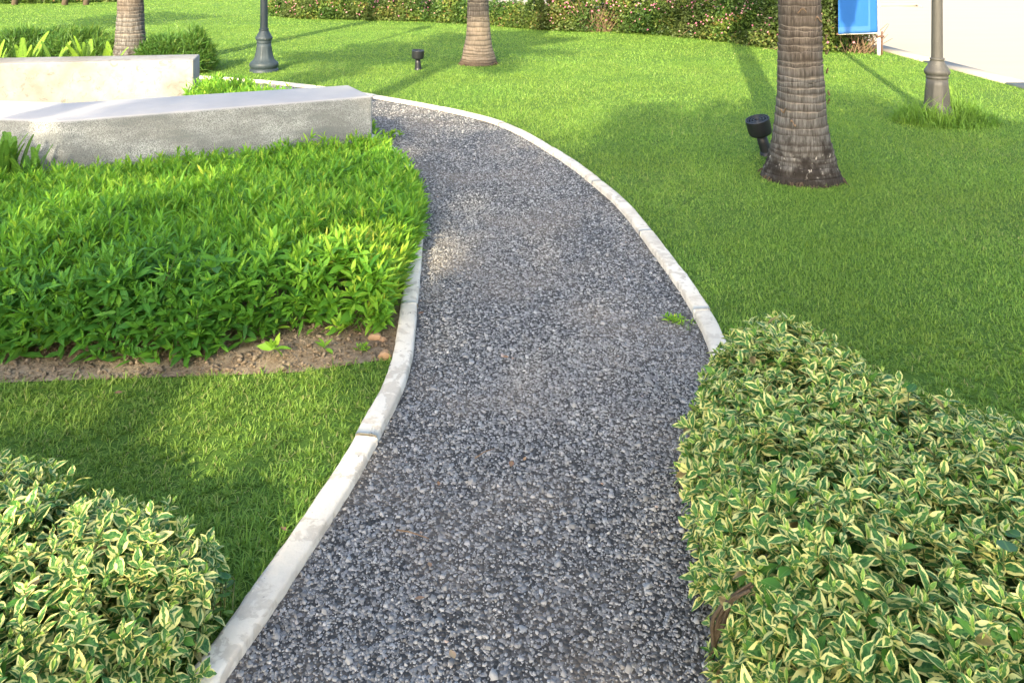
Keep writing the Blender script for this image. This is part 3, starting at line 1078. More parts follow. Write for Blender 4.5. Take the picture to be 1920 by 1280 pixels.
GC = [(-4.4, 3.22), (-2.6, 3.20), (-2.0, 3.22), (-1.6, 3.20), (-1.25, 3.19), (-1.12, 3.32), (-0.95, 3.42), (-0.72, 3.46), (-0.54, 3.44), (-0.53, 3.7), (-0.53, 4.2), (-0.52, 4.5), (-0.54, 4.9), (-0.66, 5.6), (-0.87, 6.2), (-1.02, 6.55),
      (-1.25, 6.58), (-2.0, 6.22), (-3.15, 5.66), (-3.4, 5.6), (-4.4, 5.7)]
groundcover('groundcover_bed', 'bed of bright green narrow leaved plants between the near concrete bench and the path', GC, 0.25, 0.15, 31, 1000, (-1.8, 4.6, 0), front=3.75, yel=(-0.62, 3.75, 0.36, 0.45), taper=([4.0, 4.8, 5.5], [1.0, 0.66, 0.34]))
GC2 = [(-1.2, 7.15), (-1.72, 7.75), (-2.4, 8.3), (-3.05, 8.85), (-3.5, 9.2), (-3.45, 8.4), (-2.6, 7.5), (-1.55, 7.05)]
groundcover('groundcover_bed', 'patch of light green groundcover between the two concrete benches beside the path', GC2, 0.20, 0.15, 33, 600, (-2.5, 8.2, 0), nparts=60)

# ---------------------------------------------------------------- grass
def bench_polys():
    near = [(-3.68 - 2.6, 5.75 + 0.39), (-3.21, 5.68), (-1.16, 6.67), (-1.47, 7.22), (-3.53, 6.38), (-6.3, 6.85)]
    far = [(-8.4, 8.2), (-3.54, 8.89), (-3.66, 9.38), (-8.5, 8.68)]
    return near, far


NEAR_B, FAR_B = bench_polys()


def blades(x, y, h, w, lean, seg, z0=0.0, la=None):
    n = len(x)
    la = rng.uniform(0, 2 * PI, n) if la is None else la
    a = la + PI / 2 + rng.normal(0, 0.5, n)
    ln = lean * rng.lognormal(0, 0.35, n)
    sx, sy = np.cos(a) * w / 2, np.sin(a) * w / 2
    ox, oy = np.cos(la) * ln * h, np.sin(la) * ln * h
    zt = h * np.sqrt(np.maximum(0.12, 1 - np.minimum(ln, 0.95) ** 2))
    if seg == 1:
        V = np.zeros((n, 3, 3))
        V[:, 0] = np.c_[x - sx, y - sy, np.full(n, z0)]
        V[:, 1] = np.c_[x + sx, y + sy, np.full(n, z0)]
        V[:, 2] = np.c_[x + ox, y + oy, z0 + zt]
        F, tip = np.array([(0, 1, 2)]), np.array([0, 0, 1.0])
    else:
        V = np.zeros((n, 5, 3))
        V[:, 0] = np.c_[x - sx, y - sy, np.full(n, z0)]
        V[:, 1] = np.c_[x + sx, y + sy, np.full(n, z0)]
        V[:, 2] = np.c_[x + ox * 0.3 - sx * 0.8, y + oy * 0.3 - sy * 0.8, z0 + zt * 0.62]
        V[:, 3] = np.c_[x + ox * 0.3 + sx * 0.8, y + oy * 0.3 + sy * 0.8, z0 + zt * 0.62]
        V[:, 4] = np.c_[x + ox, y + oy, z0 + zt * 0.95]
        F, tip = np.array([(0, 1, 3), (0, 3, 2), (2, 3, 4)]), np.array([0, 0, 0.6, 0.6, 1.0])
    k = V.shape[1]
    T = (F[None] + (np.arange(n) * k)[:, None, None]).reshape(-1, 3)
    return V.reshape(-1, 3), T, np.tile(tip, n), k


def grow_grass():
    Vs, Ts, tips, rs, off = [], [], [], [], 0
    bands = [(1.7, 2.5, 26000, 0.0034, 3), (2.5, 3.4, 20000, 0.0036, 3), (3.4, 4.6, 14000, 0.0036, 3), (4.6, 6.2, 11500, 0.0042, 1), (6.2, 8.4, 6800, 0.0048, 1), (8.4, 12, 3600, 0.006, 1), (12, 18, 1500, 0.0095, 1), (18, 32, 420, 0.018, 1)]
    for y0, y1, dens, w, seg in bands:
        xm = 0.67 * y1 + 1.7
        xr = min(xm, 6.25)
        n = int((xm + xr) * (y1 - y0) * dens)
        x, y = rng.uniform(-xm, xr, n), rng.uniform(y0, y1, n)
        ok = np.abs(x) < 0.67 * y + 1.7
        x, y = x[ok], y[ok]
        ex = inpoly(x, y, PATH_OUT) | inpoly(x, y, BED) | inpoly(x, y, NEAR_B) | inpoly(x, y, FAR_B) | inpoly(x, y, ROAD)
        ex |= inpoly(x, y, RH) & (polydist(x, y, RH) > 0.1)
        ex |= inpoly(x, y, LH) & (polydist(x, y, LH) > 0.1)
        # thin, worn places
        ex |= rng.random(len(x)) < np.clip(0.55 * (wob(x, y, 8, 3.0) - 0.35), 0, 0.6)
        x, y = x[~ex], y[~ex]
        cl = None
        if y1 < 3.5:          # blades spring in little stars from shared crowns
            per = 7
            nc = len(x) // per
            cx, cy = np.repeat(x[:nc], per), np.repeat(y[:nc], per)
            cl = np.tile(np.arange(per) * 2 * PI / per, nc) + np.repeat(rng.uniform(0, 6.28, nc), per) + rng.normal(0, 0.5, nc * per)
            x, y = cx + np.cos(cl) * 0.004 + rng.normal(0, 0.003, nc * per), cy + np.sin(cl) * 0.004 + rng.normal(0, 0.003, nc * per)
            hc = np.repeat(rng.lognormal(0, 0.22, nc), per)
            tone = np.repeat(rng.normal(0, 0.13, nc), per)
        p = wob(x, y, 9, 4.0)
        h = np.clip(0.021 + 0.004 * p, 0.013, 0.034) * rng.lognormal(0, 0.28, len(x))
        if y0 > 6:
            h *= 1.15
        if cl is not None:
            h *= hc
        V, T, tp, k = blades(x, y, h, w * rng.uniform(0.6, 1.4, len(x)), 0.8, seg, 0.0, cl)
        Vs.append(V)
        Ts.append(T + off)
        off += len(V)
        tips.append(tp)
        rs.append(np.repeat(np.clip(rng.beta(1.9, 2.2, len(x)) + 0.08 * wob(x, y, 10, 1.8) + (tone if cl is not None else 0), 0, 1), k))
    # ragged fringe leaning over the soil strip and the kerbs
    me = mk_mesh('grass', np.vstack(Vs), np.vstack(Ts), attrs={'rnd': np.concatenate(rs), 'tip': np.concatenate(tips)}, smooth=False)
    add('grass', me, M_GRASS, None, None, 'stuff')


grow_grass()

# soil crumbs in the bare strip
def crumbs():
    n = 5200
    x, y = rng.uniform(-2.4, -0.45, n), rng.uniform(3.03, 3.62, n)
    m = inpoly(x, y, BED)
    x, y = x[m], y[m]
    n = len(x)
    r = np.clip(rng.lognormal(math.log(0.0040), 0.6, n), 0.0015, 0.016)
    O = np.array([(1, 0, 0), (-1, 0, 0), (0, 1, 0), (0, -1, 0), (0, 0, 1), (0, 0, -1.0)])
    F = np.array([(0, 2, 4), (2, 1, 4), (1, 3, 4), (3, 0, 4), (2, 0, 5), (1, 2, 5), (3, 1, 5), (0, 3, 5)])
    V = O[None] * r[:, None, None] * rng.uniform(0.6, 1.25, (n, 6, 1)) * np.array([1, 1, 0.7]) + rng.normal(0, 0.25, (n, 6, 3)) * r[:, None, None]
    V += np.c_[x, y, 0.005 + r * 0.4][:, None]
    T = (F[None] + (np.arange(n) * 6)[:, None, None]).reshape(-1, 3)
    add('soil_crumbs', mk_mesh('soil_crumbs', V.reshape(-1, 3), T, smooth=False), M_SOIL, None, None, 'stuff')


crumbs()

# ---------------------------------------------------------------- concrete benches
def bench(name, label, poly, H, mat, bev=0.025, z0=0.0):
    bm = bmesh.new()
    c = np.mean(np.array(poly), axis=0)
    vs = [bm.verts.new((x - c[0], y - c[1], 0)) for x, y in poly]
    f = bm.faces.new(vs)
    if f.normal.z < 0:
        f.normal_flip()
    r = bmesh.ops.extrude_face_region(bm, geom=[f])
    top = [v for v in r['geom'] if isinstance(v, bmesh.types.BMVert)]
    for v in top:
        v.co.z = H
    bmesh.ops.recalc_face_normals(bm, faces=bm.faces[:])
    bm.edges.ensure_lookup_table()
    es = [e for e in bm.edges if max(v.co.z for v in e.verts) > H * 0.5]
    bmesh.ops.bevel(bm, geom=es, offset=bev, segments=4, profile=0.5, affect='EDGES')
    for e in bm.edges:
        e.smooth = e.calc_face_angle(0) < 0.6
    me = from_bm(name, bm, smooth=True)
    o = add(name, me, mat, None, (c[0], c[1], z0))
    return tag(o, label, 'bench')


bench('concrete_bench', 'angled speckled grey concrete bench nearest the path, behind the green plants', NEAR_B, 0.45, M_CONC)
bench('concrete_bench', 'sunlit pale concrete bench farther back, in front of the ferns', FAR_B, 0.45, M_PLAST, 0.018)

# ---------------------------------------------------------------- palms
def palm_trunk_mesh(H, rings_seed, top_r=0.143, lean=(0, 0)):
    r_ = np.random.default_rng(rings_seed)
    n = 64
    prof_z = [0, 0.06, 0.12, 0.2, 0.3, 0.42, 0.6, 0.8, 1.1, 1.6, 3.0, 20]
    prof_r = [0.285, 0.262, 0.242, 0.222, 0.20, 0.182, 0.168, 0.158, 0.150, 0.146, 0.143, 0.135]
    zs, dr, lip, gro = [-0.03], [0.0], [0], [0.3]
    z = 0.0
    while z < H:
        sp = r_.uniform(0.034, 0.075) if z > 0.22 else r_.uniform(0.022, 0.05)
        a = r_.uniform(0.2, 1.4)
        zs += [z + 0.004, z + sp * 0.45, z + sp - 0.012, z + sp - 0.004, z + sp]
        dr += [-0.002 * a, 0.0, 0.002 * a, 0.004 * a, -0.002 * a]
        q_ = 1.0 if z > 0.3 else 0.15
        q_ *= r_.uniform(0.25, 1.0)
        lip += [0, 0, 0.15 * q_, q_, 0.1 * q_]
        gro += [0.85, 0.1, 0, 0, 1.0]
        z += sp
    ang = np.arange(n) * 2 * PI / n
    V = []
    for i, zz in enumerate(zs):
        r = np.interp(max(zz, 0), prof_z, prof_r) * top_r / 0.143
        k = i // 5
        rr = np.random.default_rng(rings_seed * 1000 + k)
        wobz = 0.008 * np.sin(ang + rr.uniform(0, 6.28)) + 0.004 * np.sin(2 * ang + rr.uniform(0, 6.28)) + 0.003 * np.sin(5 * ang + rr.uniform(0, 6.28)) + 0.002 * np.sin(11 * ang + rr.uniform(0, 6.28))
        jag = rr.normal(0, 0.0020, n) * (1 if lip[i] > 0.2 else 0.4)
        low = np.exp(-max(zz, 0) / 0.12)
        rad = r * (1 + 0.035 * low * np.sin(7 * ang + 2 + rings_seed) + 0.05 * low * np.sin(3 * ang + rings_seed)) + dr[i] + jag + 0.003 * np.sin(3 * ang + k * 0.7)
        V.append(np.stack([rad * np.cos(ang) + lean[0] * zz, rad * np.sin(ang) + lean[1] * zz, zz + wobz * (1 if zz > 0.02 else 0)], axis=1))
    m = len(zs)
    i, j = np.meshgrid(np.arange(m - 1), np.arange(n), indexing='ij')
    p, q = (i * n + j).ravel(), (i * n + (j + 1) % n).ravel()
    T = np.vstack([np.c_[p, q, q + n], np.c_[p, q + n, p + n]])
    return mk_mesh('trunk', np.vstack(V), T, attrs={'lip': np.repeat(lip, n), 'groove': np.repeat(gro, n)}, smooth=True)


def frond_mesh(seed, L=2.1):
    r_ = np.random.default_rng(seed)
    t = np.linspace(0, 1, 12)
    droop = r_.uniform(0.9, 1.3)
    ang = 0.95 - droop * 1.35 * t
    seg = L / 11
    P = np.zeros((12, 3))
    for i in range(1, 12):
        P[i] = P[i - 1] + seg * np.array([math.cos(ang[i]), 0, math.sin(ang[i])])
    V0, T0 = tube_arrays(P, np.interp(t, [0, 1], [0.022, 0.004]), 5)
    B, D, N, LL = [], [], [], []
    for u in np.linspace(0.10, 0.99, 58):
        p = np.array([np.interp(u, t, P[:, k]) for k in range(3)])
        a = np.interp(u, t, ang)
        tang = np.array([math.cos(a), 0, math.sin(a)])
        upv = np.array([-math.sin(a), 0, math.cos(a)])
        for s in (-1, 1):
            d = tang * 0.55 + np.array([0, s, 0]) * 0.8 + upv * r_.normal(0.05, 0.3)
            d /= np.linalg.norm(d)
            d[2] -= 0.25
            B.append(p)
            D.append(d)
            N.append(upv)
            LL.append(0.55 * math.sin(PI * (0.12 + 0.83 * u)) + 0.08)
    B, D, N, LL = np.array(B), nrm(np.array(D)), np.array(N), np.array(LL)
    N = nrm(N - D * (N * D).sum(1, keepdims=True))
    V1, T1, uv1, r1, k = leaf_arrays(B, D, N, LL, np.full(len(LL), 0.062), T_NARROW, 0.3, 0.2)
    V = np.vstack([V0, V1])
    T = np.vstack([T0, T1 + len(V0)])
    uv = np.vstack([np.full((len(V0), 2), 0.5), uv1])
    me = mk_mesh('frond', V, T, uv, {'rnd': np.concatenate([np.full(len(V0), 0.5), r1])})
    me.materials.append(M_PALMLEAF)
    return me


FRONDS = [frond_mesh(s) for s in (1, 2, 3)]


def palm(label, x, y, H, seed, mat, lean=(0, 0), nf=15, group=None, top_r=0.143, fs=1.0, rough_tags=0, roots=0):
    root = thing('palm_tree', label, 'palm', (x, y, 0), 0, group)
    tr = add('trunk', palm_trunk_mesh(H, seed, top_r, lean), mat, root)
    r_ = np.random.default_rng(seed + 50)
    # crownshaft
    V, T = lathe_arrays([(0.13, H - 0.02), (0.14, H + 0.1), (0.11, H + 0.5), (0.05, H + 0.8), (0.0, H + 0.82)], 14)
    V[:, 0] += lean[0] * H
    V[:, 1] += lean[1] * H
    add('crownshaft', mk_mesh('crownshaft', V, T), M_STEM, root)
    for k in range(nf):
        o = add('frond', FRONDS[k % 3], None, root, (lean[0] * H, lean[1] * H, H + r_.uniform(0.3, 0.7)))
        o.rotation_euler = (0, r_.uniform(-0.5, 0.25) if k % 3 else r_.uniform(-0.75, -0.4), k * 2.39996 + r_.uniform(-0.2, 0.2))
        s = fs * r_.uniform(0.85, 1.1)
        o.scale = (s, s, s)
    if roots:
        parts = []
        for k in range(90):
            a = r_.uniform(0, 6.28)
            r0 = 0.262 * top_r / 0.143
            p0 = np.array([r0 * math.cos(a), r0 * math.sin(a), r_.uniform(0.008, 0.03)])
            e = np.array([(r0 + r_.uniform(0.015, 0.045)) * math.cos(a + r_.normal(0, 0.12)), (r0 + r_.uniform(0.015, 0.045)) * math.sin(a + r_.normal(0, 0.12)), -0.01])
            parts.append(tube_arrays(np.array([p0 * [0.95, 0.95, 1], (p0 + e) / 2 + [0, 0, 0.012], e]), [0.008, 0.007, 0.004], 5, False))
        V, T = join(parts)
        add('root', mk_mesh('root', V, T), M_ROOT, root, None, 'stuff')
    if rough_tags:
        # torn flaps of old leaf base curling off the bark
        for k, (a, z, l) in enumerate([(-0.35, 0.62, 0.06), (-0.1, 0.55, 0.075), (-0.45, 0.92, 0.05), (-2.6, 0.5, 0.05), (-0.3, 1.02, 0.05), (-1.9, 1.22, 0.06), (-1.2, 1.16, 0.05), (-2.2, 0.42, 0.04), (-0.25, 0.78, 0.05)]):
            rr = np.interp(z, [0, 0.2, 0.42, 0.8, 1.6], [0.285, 0.222, 0.182, 0.158, 0.146])
            c = np.array([rr * math.cos(a), rr * math.sin(a), z])
            tg = np.array([-math.sin(a), math.cos(a), 0])
            ou = np.array([math.cos(a), math.sin(a), 0])
            P = np.array([c + tg * (u - 0.5) * l + ou * (0.004 + 0.022 * abs(u - 0.3)) + np.array([0, 0, 0.018 * math.sin(u * 5 + k)]) for u in np.linspace(0, 1, 6)])
            Vf = np.vstack([P, P + np.array([0, 0, 0.016]) + ou * 0.007, P + np.array([0, 0, 0.003]) + ou * 0.009])
            F = []
            for i in range(5):
                for A_, B_ in ((0, 6), (6, 12), (12, 0)):
                    F += [(A_ + i, A_ + i + 1, B_ + i + 1), (A_ + i, B_ + i + 1, B_ + i)]
            add('bark_flap', mk_mesh('bark_flap', Vf, np.array(F)), M_TWIG, root)
    return root


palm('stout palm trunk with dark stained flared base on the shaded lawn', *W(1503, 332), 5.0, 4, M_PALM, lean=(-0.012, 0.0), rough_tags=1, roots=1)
palm('pale footed slender palm trunk in the sunny middle of the lawn', *W(897, 120), 5.4, 6, M_PALM_P, lean=(-0.004, 0.0), roots=1)
palm('grey ringed palm trunk rising behind the farther concrete bench', -5.27, 11.05, 5.6, 8, M_PALM, top_r=0.155)
OFF = 'palms standing beside the path behind the viewpoint'
palm('tall palm standing left of the path behind the viewpoint', -5.46, -2.2, 7.0, 12, M_PALM, group=OFF, nf=13)
palm('tall palm standing left of the path behind the viewpoint', -4.5, -3.2, 8.4, 14, M_PALM, group=OFF, nf=13)
palm('tall palm standing left of the path behind the viewpoint', -12.3, 6.5, 6.0, 16, M_PALM, group=OFF, nf=13)

# ---------------------------------------------------------------- shade trees behind the viewpoint
def shade_tree(label, x, y, H, rx, ry, rz, zc, n, seed, lsize=0.13, group=None, name='shade_tree', trunk_r=0.2, holes=()):
    r_ = np.random.default_rng(seed)
    root = thing(name, label, 'tree', (x, y, 0), 0, group)
    ang = r_.uniform(0, 6.28)
    P = np.array([(0, 0, -0.05), (0.05, 0.03, H * 0.25), (-0.04, 0.08, H * 0.5), (0.02, 0.0, zc + rz * 0.3)])
    add('trunk', mk_mesh('trunk', *tube_arrays(P, [trunk_r * 1.35, trunk_r, trunk_r * 0.8, trunk_r * 0.35], 14)), M_BARK, root)
    tips = []
    for k in range(9):
        a = ang + k * 2.4
        s = P[2] + np.array([0, 0, r_.uniform(-0.3, 0.5)])
        e = np.array([math.cos(a) * rx * 0.65, math.sin(a) * ry * 0.65, zc + rz * r_.uniform(-0.35, 0.5)])
        m = (s + e) / 2 + np.array([0, 0, 0.25])
        tips.append(e)
        add('limb', mk_mesh('limb', *tube_arrays(np.array([s, m, e]), [trunk_r * 0.45, trunk_r * 0.3, trunk_r * 0.08], 7)), M_BARK, root)
    nc = max(12, n // 140)
    d = nrm(r_.normal(0, 1, (nc, 3)))
    d = d / (np.abs(d) ** 3.5).sum(1, keepdims=True) ** (1 / 3.5)
    C = d * (r_.random((nc, 1)) ** 0.42) * np.array([rx, ry, rz]) * 0.88 + np.array([0, 0, zc])
    per = n // nc
    cr = min(rx, ry, rz) * 0.32
    B = (C[:, None] + nrm(r_.normal(0, 1, (nc, per, 3))) * (r_.random((nc, per, 1)) ** 0.5) * cr * r_.uniform(0.6, 1.3, (nc, 1, 1))).reshape(-1, 3)
    D = nrm(r_.normal(0, 1, B.shape) + np.array([0, 0, -0.3]))
    N = nrm(np.cross(D, r_.normal(0, 1, B.shape)))
    keep = np.ones(len(B), dtype=bool)
    sd = np.array(SUN_DIR)
    for (hx, hy, hz, hr_) in holes:      # gaps between the branches
        q = B + np.array([x, y, 0]) - np.array([hx, hy, hz])
        keep &= np.linalg.norm(q - (q @ sd)[:, None] * sd, axis=1) > hr_
    B, D, N = B[keep], D[keep], N[keep]
    V, T, uv, r, k = leaf_arrays(B, D, N, lsize * r_.uniform(0.7, 1.3, len(B)), lsize * 0.55, T_DIAM, 0.1, 0.2)
    add('crown', mk_mesh('crown', V, T, uv, {'rnd': r}), M_TREE, root, None, 'stuff')
    return root


# unseen trees behind the viewpoint, flat crowns shaped to the ground shade; SHADE_OUTLINE is that shade's outline
SHADE_OUTLINE = [(-4.3, -1.5), (-4.1, 2.6), (-3.5, 4.6), (-3.12, 6.1), (-2.95, 7.3), (-2.0, 7.95), (-1.25, 8.05), (-1.0, 7.65), (-0.4, 7.6), (0.1, 7.05), (0.55, 6.5), (0.74, 6.9), (0.95, 7.3), (1.22, 7.95), (1.56, 8.35),
         (1.9, 8.55), (2.4, 8.4), (2.9, 8.6), (3.8, 9.0), (4.0, 8.45), (4.4, 8.15), (4.5, 7.65), (5.0, 7.5), (7, 7.0), (9.5, 5.6), (10, -1.5)]
SUN_GAPS = [(-0.52, 4.22, 0.30, 0.06), (-0.35, 4.6, 0.15, 0.1), (-0.90, 4.4, 0.15, 0.1), (0.05, 3.4, 0.32, 0.5), (-0.95, 6.35, 0.2, 0.1), (-1.5, 6.1, 0.15, 0.1), (2.9, 7.9, 0.14, 0.1), (3.3, 5.9, 0.12, 0.2),  # crown leaves thinned so sun patches land at these ground points
        (-0.95, 2.75, 0.42, 0.30), (-0.75, 2.35, 0.3, 0.30), (-2.3, 5.0, 0.3, 0.2), (-1.9, 5.6, 0.3, 0.2), (0.6, 1.5, 0.25, 0.35), (-1.45, 2.75, 0.4, 0.35), (-0.85, 3.05, 0.3, 0.35)]


def unseen_tree(label, x, y, xlo, xhi, seed, group):
    r_ = np.random.default_rng(seed)
    root = thing('unseen_tree', label, 'tree', (x, y, 0), 0, group)
    P = np.array([(0, 0, -0.1), (0.1, 0.0, 1.5), (-0.05, 0.1, 3.2), (0.0, 0.05, 4.6)])
    add('trunk', mk_mesh('trunk', *tube_arrays(P, [0.46, 0.34, 0.30, 0.27], 16)), M_BARK, root)
    k1, k2 = math.sin(SUN_AZ) / math.tan(SUN_EL), math.cos(SUN_AZ) / math.tan(SUN_EL)
    g = 0.36
    gx, gy = np.meshgrid(np.arange(xlo, xhi, g), np.arange(-1.4, 9.2, g))
    gx, gy = gx.ravel() + r_.uniform(-g / 2, g / 2, gx.size), gy.ravel() + r_.uniform(-g / 2, g / 2, gx.size)
    m = inpoly(gx, gy, SHADE_OUTLINE)
    gx, gy = gx[m], gy[m]
    C = []
    for lay in range(3):
        z = 8.0 + 0.5 * wob(gx, gy, seed + lay, 0.8) + r_.uniform(-0.7, 0.7, len(gx))
        C.append(np.c_[gx + r_.uniform(-g, g, len(gx)) - k1 * z, gy + r_.uniform(-g, g, len(gx)) * 0.6 - k2 * z, z])
    C = np.vstack(C)
    per = 20
    B = (C[:, None] + nrm(r_.normal(0, 1, (len(C), per, 3))) * (r_.random((len(C), per, 1)) ** 0.5) * 0.34 * r_.uniform(0.7, 1.2, (len(C), 1, 1))).reshape(-1, 3)
    gp = np.c_[B[:, 0] + k1 * B[:, 2], B[:, 1] + k2 * B[:, 2]]
    keep = np.ones(len(B), dtype=bool)
    for hx, hy, hr_, lo_ in SUN_GAPS:
        d = np.hypot(gp[:, 0] - hx, (gp[:, 1] - hy) * 0.7)
        keep &= r_.random(len(B)) < np.clip((d - hr_ * 0.6) / (hr_ * 0.8), lo_, 1)
    B = B[keep]
    D = nrm(r_.normal(0, 1, B.shape) + np.array([0, 0, -0.2]))
    N = nrm(np.cross(D, r_.normal(0, 1, B.shape)))
    ls = 0.17 * r_.uniform(0.7, 1.3, len(B))
    V, T, uv, r, k = leaf_arrays(B - np.array([x, y, 0]), D, N, ls, ls * 0.55, T_DIAM, 0.1, 0.2)
    add('crown', mk_mesh('crown', V, T, uv, {'rnd': r}), M_TREE, root, None, 'stuff')
    for k in range(11):
        e = C[r_.integers(len(C))] - np.array([x, y, 0])
        s_ = P[2] + (P[3] - P[2]) * r_.random()
        mm = s_ * 0.45 + e * 0.55 + np.array([0, 0, 0.5])
        add('limb', mk_mesh('limb', *tube_arrays(np.array([s_, mm, e]), [0.17, 0.10, 0.03], 8)), M_BARK, root)


TG = 'unseen trees behind the viewpoint, shaped for their shade'
unseen_tree('unseen spreading tree behind the viewpoint, crown shaped for the foreground shade', -4.2, -11.5, -4.5, 2.0, 41, TG)
unseen_tree('unseen spreading tree behind the viewpoint, crown shaped for the foreground shade', 2.6, -12.0, 2.0, 10.2, 43, TG)

# ---------------------------------------------------------------- street lamps
BASE_FLARED = [(0.178, 0.048), (0.195, 0.075), (0.197, 0.10), (0.188, 0.122), (0.166, 0.138), (0.138, 0.165), (0.119, 0.21), (0.107, 0.27), (0.099, 0.34), (0.094, 0.395)]
BASE_SLIM = [(0.150, 0.048), (0.152, 0.065), (0.148, 0.08), (0.136, 0.095), (0.122, 0.11), (0.113, 0.14), (0.107, 0.19), (0.103, 0.26), (0.098, 0.33), (0.094, 0.395)]


def lamp(label, x, y, mat, scale, rz=0.0, base=BASE_FLARED):
    root = thing('street_lamp', label, 'lamp post', (x, y, 0), rz)
    n = 48

    def part(name, prof, amp=None, parent=root, m=mat):
        prof = [(r * scale, z * scale) for r, z in prof]
        V, T = lathe_arrays(prof, n, 8, amp)
        V2 = np.vstack([V, [[0, 0, prof[-1][1]]]])
        k = len(V2) - 1
        b = (len(prof) - 1) * n
        cap = np.array([(b + j, b + (j + 1) % n, k) for j in range(n)])
        me = mk_mesh(name, V2, np.vstack([T, cap]))
        return add(name, me, m, parent)
    part('plinth', [(0.192, -0.02), (0.192, 0.028), (0.184, 0.036), (0.176, 0.05)])
    part('base', base,
         [0, 0, 0, 0.02, 0.06, 0.08, 0.09, 0.09, 0.06, 0])
    part('collar', [(0.094, 0.392), (0.102, 0.40), (0.102, 0.412), (0.096, 0.42), (0.108, 0.435), (0.115, 0.45), (0.115, 0.468), (0.106, 0.482), (0.098, 0.495), (0.082, 0.525), (0.066, 0.555), (0.060, 0.57), (0.066, 0.576), (0.066, 0.588), (0.055, 0.595)])
    part('pole', [(0.0515, 0.59), (0.049, 1.0), (0.046, 2.2), (0.042, 3.0), (0.05, 3.02), (0.05, 3.06), (0.03, 3.1)])
    part('lantern_frame', [(0.03, 3.08), (0.07, 3.12), (0.11, 3.14), (0.11, 3.16)])
    part('lantern_glass', [(0.10, 3.162), (0.15, 3.5), (0.15, 3.52)], None, root, M_GLASS_L)
    part('lantern_cap', [(0.17, 3.522), (0.17, 3.54), (0.09, 3.62), (0.03, 3.66), (0.03, 3.70), (0.0, 3.73)])
    return root


lx, ly = W(495, 134)
lamp('dark green lamp post with flared fluted base beside the far bend of the path', lx, ly, M_LAMP_D, 1.0)
LMY = 7.9
lamp('weathered grey lamp post in a grass tuft beside the road', (1757 - 960) * LMY / 1500, LMY, M_LAMP_G, 1.02, 0.0, BASE_SLIM)

# tall uncut grass round the foot of the grey lamp
def tuft(label, cx, cy, n, rx, ry, h0):
    a, q = rng.uniform(0, 6.28, n), np.sqrt(rng.random(n))
    x, y = np.cos(a) * q * rx, np.sin(a) * q * ry
    ok = np.hypot(x, y) > 0.16
    x, y, q = x[ok], y[ok], q[ok]
    h = h0 * (1 - 0.8 * q ** 1.5) * (0.75 + 0.45 * wob(x, y, 77, 9)) * rng.lognormal(0, 0.3, len(x)) + 0.03
    V, T, tp, k = blades(x, y, h, 0.009, 0.75, 3)
    root = add('grass_tuft', mk_mesh('grass_tuft', V, T, attrs={'rnd': np.repeat(rng.beta(1.2, 3, len(x)) * 0.7, k), 'tip': np.maximum(tp, 0.55)}, smooth=False), M_GRASS, None, (cx, cy, 0))
    return tag(root, label, 'grass tuft')


tuft('tuft of long grass round the foot of the grey lamp post', 797 * LMY / 1500 + 0.02, LMY - 0.08, 3000, 0.50, 0.40, 0.33)

# ---------------------------------------------------------------- ground spotlights
def spotlight(label, x, y, tilt_x, tilt_y, s=1.0, stake_lean=(0.0, 0.0)):
    root = thing('ground_spotlight', label, 'spotlight', (x, y, 0), 0)
    hz = 0.185 * s
    top = Vector((stake_lean[0], stake_lean[1], hz))
    P = np.array([(0, 0, -0.03), (0, 0, 0.03), tuple(top * 0.6), tuple(top)])
    V, T = tube_arrays(P, [0.052 * s, 0.052 * s, 0.045 * s, 0.042 * s], 16)
    add('stake', mk_mesh('stake', V, T), M_BLACK, root)
    V, T = lathe_arrays([(0.062 * s, -0.02), (0.058 * s, 0.025 * s), (0.05 * s, 0.035 * s)], 16)
    add('foot', mk_mesh('foot', V, T), M_BLACK, root)
    rot = (tilt_x, tilt_y, 0)
    hp = [(0.0, 0), (0.088, 0), (0.095, 0.008), (0.098, 0.03), (0.100, 0.128), (0.1, 0.134), (0.092, 0.134), (0.092, 0.105), (0.0, 0.10)]
    V, T = lathe_arrays([(r * s, z * s) for r, z in hp], 32)
    hd = add('housing', mk_mesh('housing', V, T), M_BLACK, root, tuple(top))
    hd.rotation_euler = rot
    for r in (0.03, 0.055, 0.078):
        pr = [(r - 0.004, 0.104), (r - 0.004, 0.13), (r + 0.004, 0.13), (r + 0.004, 0.104)]
        V, T = lathe_arrays([(a * s, b * s) for a, b in pr], 28)
        add('louvre_ring', mk_mesh('louvre_ring', V, T), M_BLACK, hd)
    bars = [box_arrays(-0.09 * s, 0.09 * s, -0.004 * s, 0.004 * s, 0.102 * s, 0.123 * s), box_arrays(-0.004 * s, 0.004 * s, -0.09 * s, 0.09 * s, 0.102 * s, 0.1225 * s)]
    add('louvre_bar', mk_mesh('louvre_bar', *join(bars), smooth=False), M_BLACK, hd)
    return root


sx, sy = W(1438, 292)
spotlight('black ground spotlight leaning beside the stout stained palm trunk', sx, sy, 0.12, -0.27, 0.96, (-0.05, 0.0))
sx, sy = W(784, 131)
spotlight('black ground spotlight standing alone on the lawn left of the pale palm', sx, sy, 0.10, 0.06, 0.86, (-0.006, 0.0))

